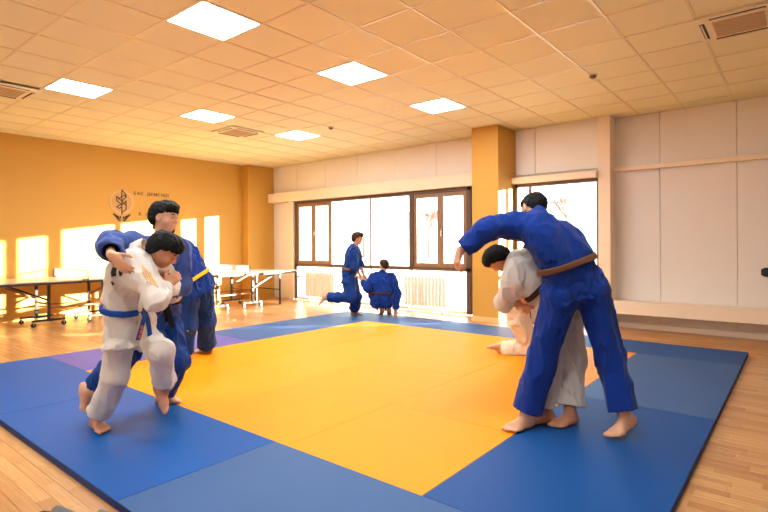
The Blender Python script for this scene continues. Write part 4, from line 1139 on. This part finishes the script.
p5, jac5, body5, b5 = person('P4', 'judoka in white uniform with dark brown belt bent low under the tall one', J5, M_GIW, M_BDARK, M_SKIN2, hair_m=M_HAIR, s=s, seed=29, skirt=0.16, wr=0.007, sleeve=(0.25, 0.25), pant=(0.90, 0.86), belt_dz=0.16, torso_r=1.05, tails=[], hs=0.9)

# kneeling judoka in white beyond them
s = 0.95
J6 = dict(pel=at(516, 308, 5.86), neck=at(527, 268, 5.80), head=at(533, 251, 5.76), face=R_ - U_ * 0.3, hup=U_ + R_ * 0.2,
          sha=at(527, 275, 5.97), shb=at(525, 276, 5.64), ela=at(545, 287, 5.95), wra=at(557, 278, 5.85), elb=at(544, 292, 5.55), wrb=at(557, 284, 5.6),
          hipa=at(522, 313, 5.97), hipb=at(517, 314, 5.80), knb=at(531, 349.5, 5.82), anb=at(501, 350, 5.96), kna=at(548, 318, 5.95), ana=gnd(546, 350, 0.07),
          footb=dict(d=-R_ - F_ * 0.05 - U_ * 0.12, up=-U_, s=1.0), foota=dict(d=R_, up=U_), front=R_)
p6, jac6, body6, b6 = person('P7', 'judoka in cream white uniform kneeling beyond the bent pair, bare foot stretched behind', J6, M_GIC, M_BBLUE, M_SKIN, s=s, seed=31, skirt=0.18, wr=0.007, pant=(0.9, 0.94), leg_r=1.15)

# boys by the window
s = 0.91
J7 = dict(pel=at(348.5, 274, 9.05), neck=at(354.0, 246.5, 9.05), head=at(357.5, 238.5, 9.05), face=R_ - U_ * 0.12, hup=U_ + R_ * 0.1,
          sha=at(355.5, 250, 9.20), shb=at(352.5, 250.5, 8.92), elb=at(355, 267, 8.88), wrb=at(361, 276.5, 8.96), ela=at(360, 265, 9.28), wra=at(364, 275, 9.2),
          hipa=at(351, 279, 9.12), hipb=at(348.5, 279, 8.97), kna=at(356.5, 297, 9.08), ana=gnd(354, 315, 0.075 * s), knb=at(350.5, 297, 8.9), anb=at(326, 297.5, 9.0),
          foota=dict(d=R_ - F_ * 0.1, up=U_), footb=dict(d=-U_ * 0.85 - R_ * 0.35, up=R_ * 0.9 - U_ * 0.4), handb=dict(d=R_ * 0.4 - U_ * 0.8, n=R_, curl=0.6), front=R_)
p7, jac7, body7, b7 = person('P5', 'boy in blue uniform stepping on one leg with a bare foot lifted behind', J7, M_GIB3, M_BBROWN, M_SKIN, hair_m=M_HAIRB, s=s, vox=0.010, bvox=0.0075, seed=37, skirt=0.2, wr=0.007, sleeve=(0.3, 0.3), pant=(0.86, 0.9), arm_r=1.0, leg_r=1.1)
s = 0.84
J8 = dict(pel=at(381.5, 299, 8.80), neck=at(382.5, 272, 8.94), head=at(384, 265.5, 8.96), face=F_ * 0.75 - R_ * 0.6 - U_ * 0.1, hup=U_,
          sha=at(373, 277, 8.93), shb=at(392, 277.5, 8.92), ela=at(367, 289, 8.78), wra=at(361.5, 280, 8.92), elb=at(398, 294, 8.85), wrb=at(395.5, 310, 8.85),
          hipa=at(376, 303, 8.82), hipb=at(387, 303, 8.82), kna=at(373, 295, 9.2), knb=at(391, 295, 9.2), ana=gnd(382, 316, 0.11), anb=gnd(389, 316, 0.11),
          foota=dict(d=F_ * 0.8 - U_ * 0.45 - R_ * 0.2, up=U_ + F_ * 0.4, bend=0.5), footb=dict(d=F_ * 0.8 - U_ * 0.45 + R_ * 0.1, up=U_ + F_ * 0.4, bend=0.5),
          handa=dict(d=-R_ * 0.5 + U_ * 0.6, n=-R_, curl=0.7), handb=dict(d=-U_, n=F_, curl=0.15), front=F_)
p8, jac8, body8, b8 = person('P6', 'boy in blue uniform crouching with back to camera, hand on the mat', J8, M_GIB, M_BDARK, M_SKIN, hair_m=M_HAIRB, s=s, vox=0.010, bvox=0.0075, seed=41, skirt=0.11, wr=0.006, sleeve=(0.85, 0.95), pant=(0.3, 0.3))
